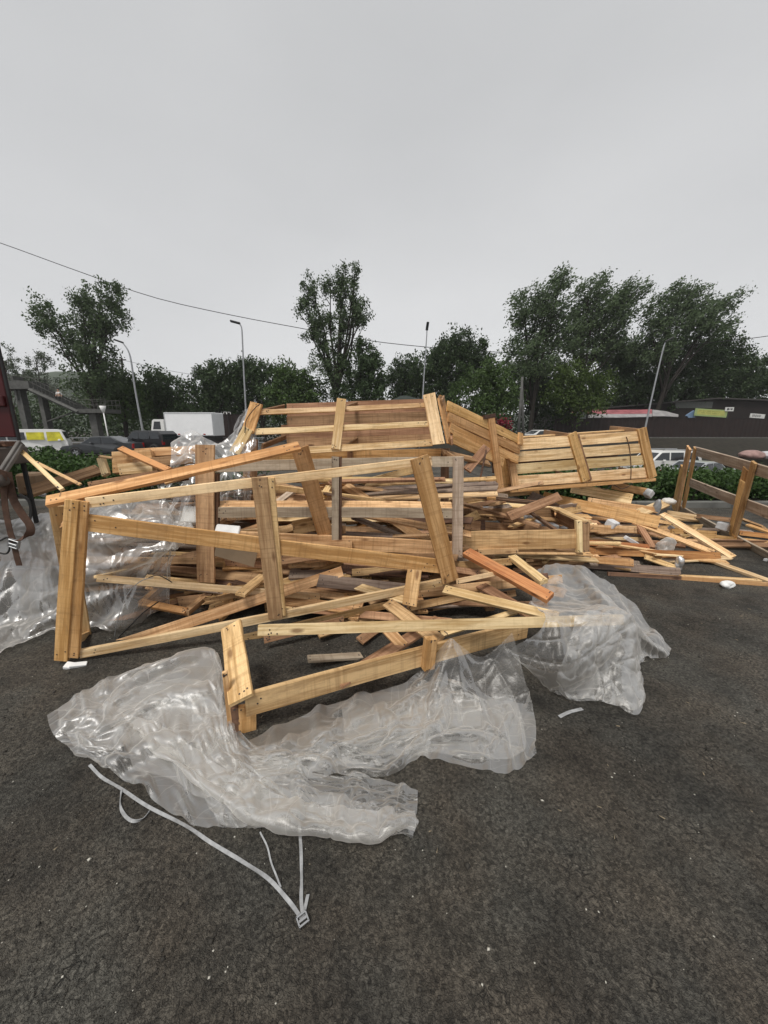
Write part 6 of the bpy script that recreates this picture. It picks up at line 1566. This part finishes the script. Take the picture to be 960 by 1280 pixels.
bpx('cardboard_sheet', 295, 692, .55, 50, 26, .012, (.35, .35, .1), plain('pale_card', (.42, .33, .23), .85), 'pale folded card sheet behind the left of the brown double post', 'cardboard')
bpx('paper_scrap', 86, 832, .012, 8, 4, .05, (.2, .3, .2), PAPER, 'crumpled white scrap just under the frame corner', 'paper')
bpx('paper_scrap', 98, 831, .012, 17, 4, .035, (.3, .2, .5), PAPER, 'flat white scrap right of the crumpled one under the frame corner', 'paper')
bpx('paper_sheet', 50, 655, .72, 60, 13, .3, (.2, -.1, .1), plain('grey_sheet', (.38, .36, .34), .7), 'grey board sheet lying by the truck strap', 'board sheet')
bpx('foam_strip', 48, 617, .95, 20, 5, .04, (.2, .35, .1), FOAM, 'crumpled white strip beside the cardboard box at the left', 'foam strip')
bpx('tag_card', 929, 588, .55, 18, 11, .008, (-.3, -.35, -.2), plain('grey_card', (.5, .53, .53), .6), 'grey card tied to the top rail of the leaning crate side', 'card')
bx_ = bpx('cardboard_box', 42, 604, 1.0, 20, 26, .25, (0, .05, .2), plain('brown_card', (.26, .17, .10), .8, scale=8), 'brown cardboard box behind the truck corner', 'box')
lump('plastic_bag', Z(836, 626, .52), .1, .08, .05, plain('white_bag', (.62, .6, .56), .4, scale=20), None, 5, .25); tag(C.objects[-1], 'crumpled white plastic bag on the right spill', 'bag')
lump('tape_dispenser', Z(822, 634, .5), .05, .05, .13, plain('grey_plastic', (.25, .26, .27), .3, scale=20), None, 6, .3); tag(C.objects[-1], 'grey twisted plastic piece hanging beside the white bag', 'scrap')
lump('plastic_bag', Z(833, 680, .2), .11, .08, .1, FILM2, None, 8, .3); tag(C.objects[-1], 'small clear plastic bag among the sticks of the right spill', 'bag')
lump('foil_scrap', Z(848, 706, .05), .05, .05, .1, plain('foil', (.6, .6, .6), .3, .7, scale=20), None, 9, .4); tag(C.objects[-1], 'crumpled silvery scrap at the tip of the weathered beam', 'scrap')
lump('paper_scrap', Z(909, 731, .03), .07, .05, .04, PAPER, None, 10, .4); tag(C.objects[-1], 'crumpled white paper ball on the pale boards at the lower right', 'paper')
o = ribbon('tape_strip', [gr_(699, 896), gr_(712, 890), gr_(728, 886)], .02, .002, STRAP, None, Vector((.3, 1, 0)), 12); tag(o, 'short clear tape strip on the asphalt below the right film', 'tape')
# loose crumbs of asphalt and white specks: nobody could count them
def crumbs(name, label, n, mat, size, yr, seed, flat=.7, cat='gravel'):
    rng = np.random.default_rng(seed)
    y = rng.uniform(*yr, n) ** 1.0; x = rng.uniform(-1, 1, n) * (y * 1.25 + .5)
    s = size * rng.lognormal(0, .45, n)
    base = np.array([[1, 0, 0], [0, 1, 0], [-1, 0, 0], [0, -1, 0], [0, 0, 1], [0, 0, -1]], float)
    fc = np.array([[0, 1, 4], [1, 2, 4], [2, 3, 4], [3, 0, 4], [1, 0, 5], [2, 1, 5], [3, 2, 5], [0, 3, 5]])
    v = base[None] * rng.uniform(.55, 1.2, (n, 6, 1)) * s[:, None, None]; v[..., 2] *= flat
    a = rng.uniform(0, 6.28, n); ca, sa = np.cos(a)[:, None], np.sin(a)[:, None]
    vx = v[..., 0] * ca - v[..., 1] * sa; vy = v[..., 0] * sa + v[..., 1] * ca
    V = np.stack([vx + x[:, None], vy + y[:, None], v[..., 2] + s[:, None] * flat * .45], -1).reshape(-1, 3)
    Fc = (fc[None] + (np.arange(n) * 6)[:, None, None]).reshape(-1, 3)
    o = link(name, mesh_np(name, V, Fc), mat); tag(o, label, cat, None, 'stuff')
crumbs('gravel', 'loose dark asphalt crumbs strewn over the yard', 9000, plain('asphalt_crumb', (.04, .036, .03), .9, scale=30, var=.4), .0032, (.45, 3.0), 2)
crumbs('litter', 'tiny white foam and wood specks strewn over the asphalt', 520, plain('pale_speck', (.5, .48, .42), .8), .003, (.5, 5.0), 3, .5, 'litter')

# splinters round the heap
def splinters(n, seed):
    rng = np.random.default_rng(seed); V = []; Fc = []
    for i in range(n):
        y = rng.uniform(1.0, 4.6); x = rng.normal() * 1.5 + rng.uniform(-.5, 2.2); a = rng.uniform(0, 3.14); L_ = rng.uniform(.003, .014); w_ = L_ * rng.uniform(.08, .25)
        d = np.array([math.cos(a), math.sin(a), 0]) * L_; s_ = np.array([-math.sin(a), math.cos(a), 0]) * w_; o_ = np.array([x, y, .006]); u = np.array([0, 0, .004])
        k = len(V); V += [o_ - d - s_, o_ + d - s_ * .3, o_ + d + s_ * .3, o_ - d + s_, o_ - d - s_ + u, o_ + d - s_ * .3 + u * .5, o_ + d + s_ * .3 + u * .5, o_ - d + s_ + u]
        Fc += [[k + 4, k + 5, k + 6, k + 7], [k, k + 1, k + 5, k + 4], [k + 1, k + 2, k + 6, k + 5], [k + 2, k + 3, k + 7, k + 6], [k + 3, k, k + 4, k + 7]]
    tag(link('splinters', mesh_np('splinters', V, Fc), plain('splinter_wood', (.27, .22, .15), .8)), 'small pale wood splinters scattered on the asphalt round the heap', 'litter', None, 'stuff')
splinters(130, 8)
# damp air: one even volume round the whole place, the sky outside it
bm = bmesh.new(); add_box(bm, (-590, -38, -3), (590, 420, 60)); hz = link('haze', mesh_bm('haze', bm), [])
HZ = bpy.data.materials.new('haze_air'); HZ.use_nodes = True; t = HZ.node_tree; t.nodes.remove(t.nodes['Principled BSDF'])
pv = t.nodes.new('ShaderNodeVolumePrincipled'); pv.inputs['Color'].default_value = (.95, .96, .97, 1); pv.inputs['Density'].default_value = .0004
t.links.new(pv.outputs[0], t.nodes['Material Output'].inputs['Volume']); hz.data.materials.append(HZ); hz['kind'] = 'stuff'; hz['label'] = 'thin damp haze over the whole yard'
hz.display_type = 'WIRE'
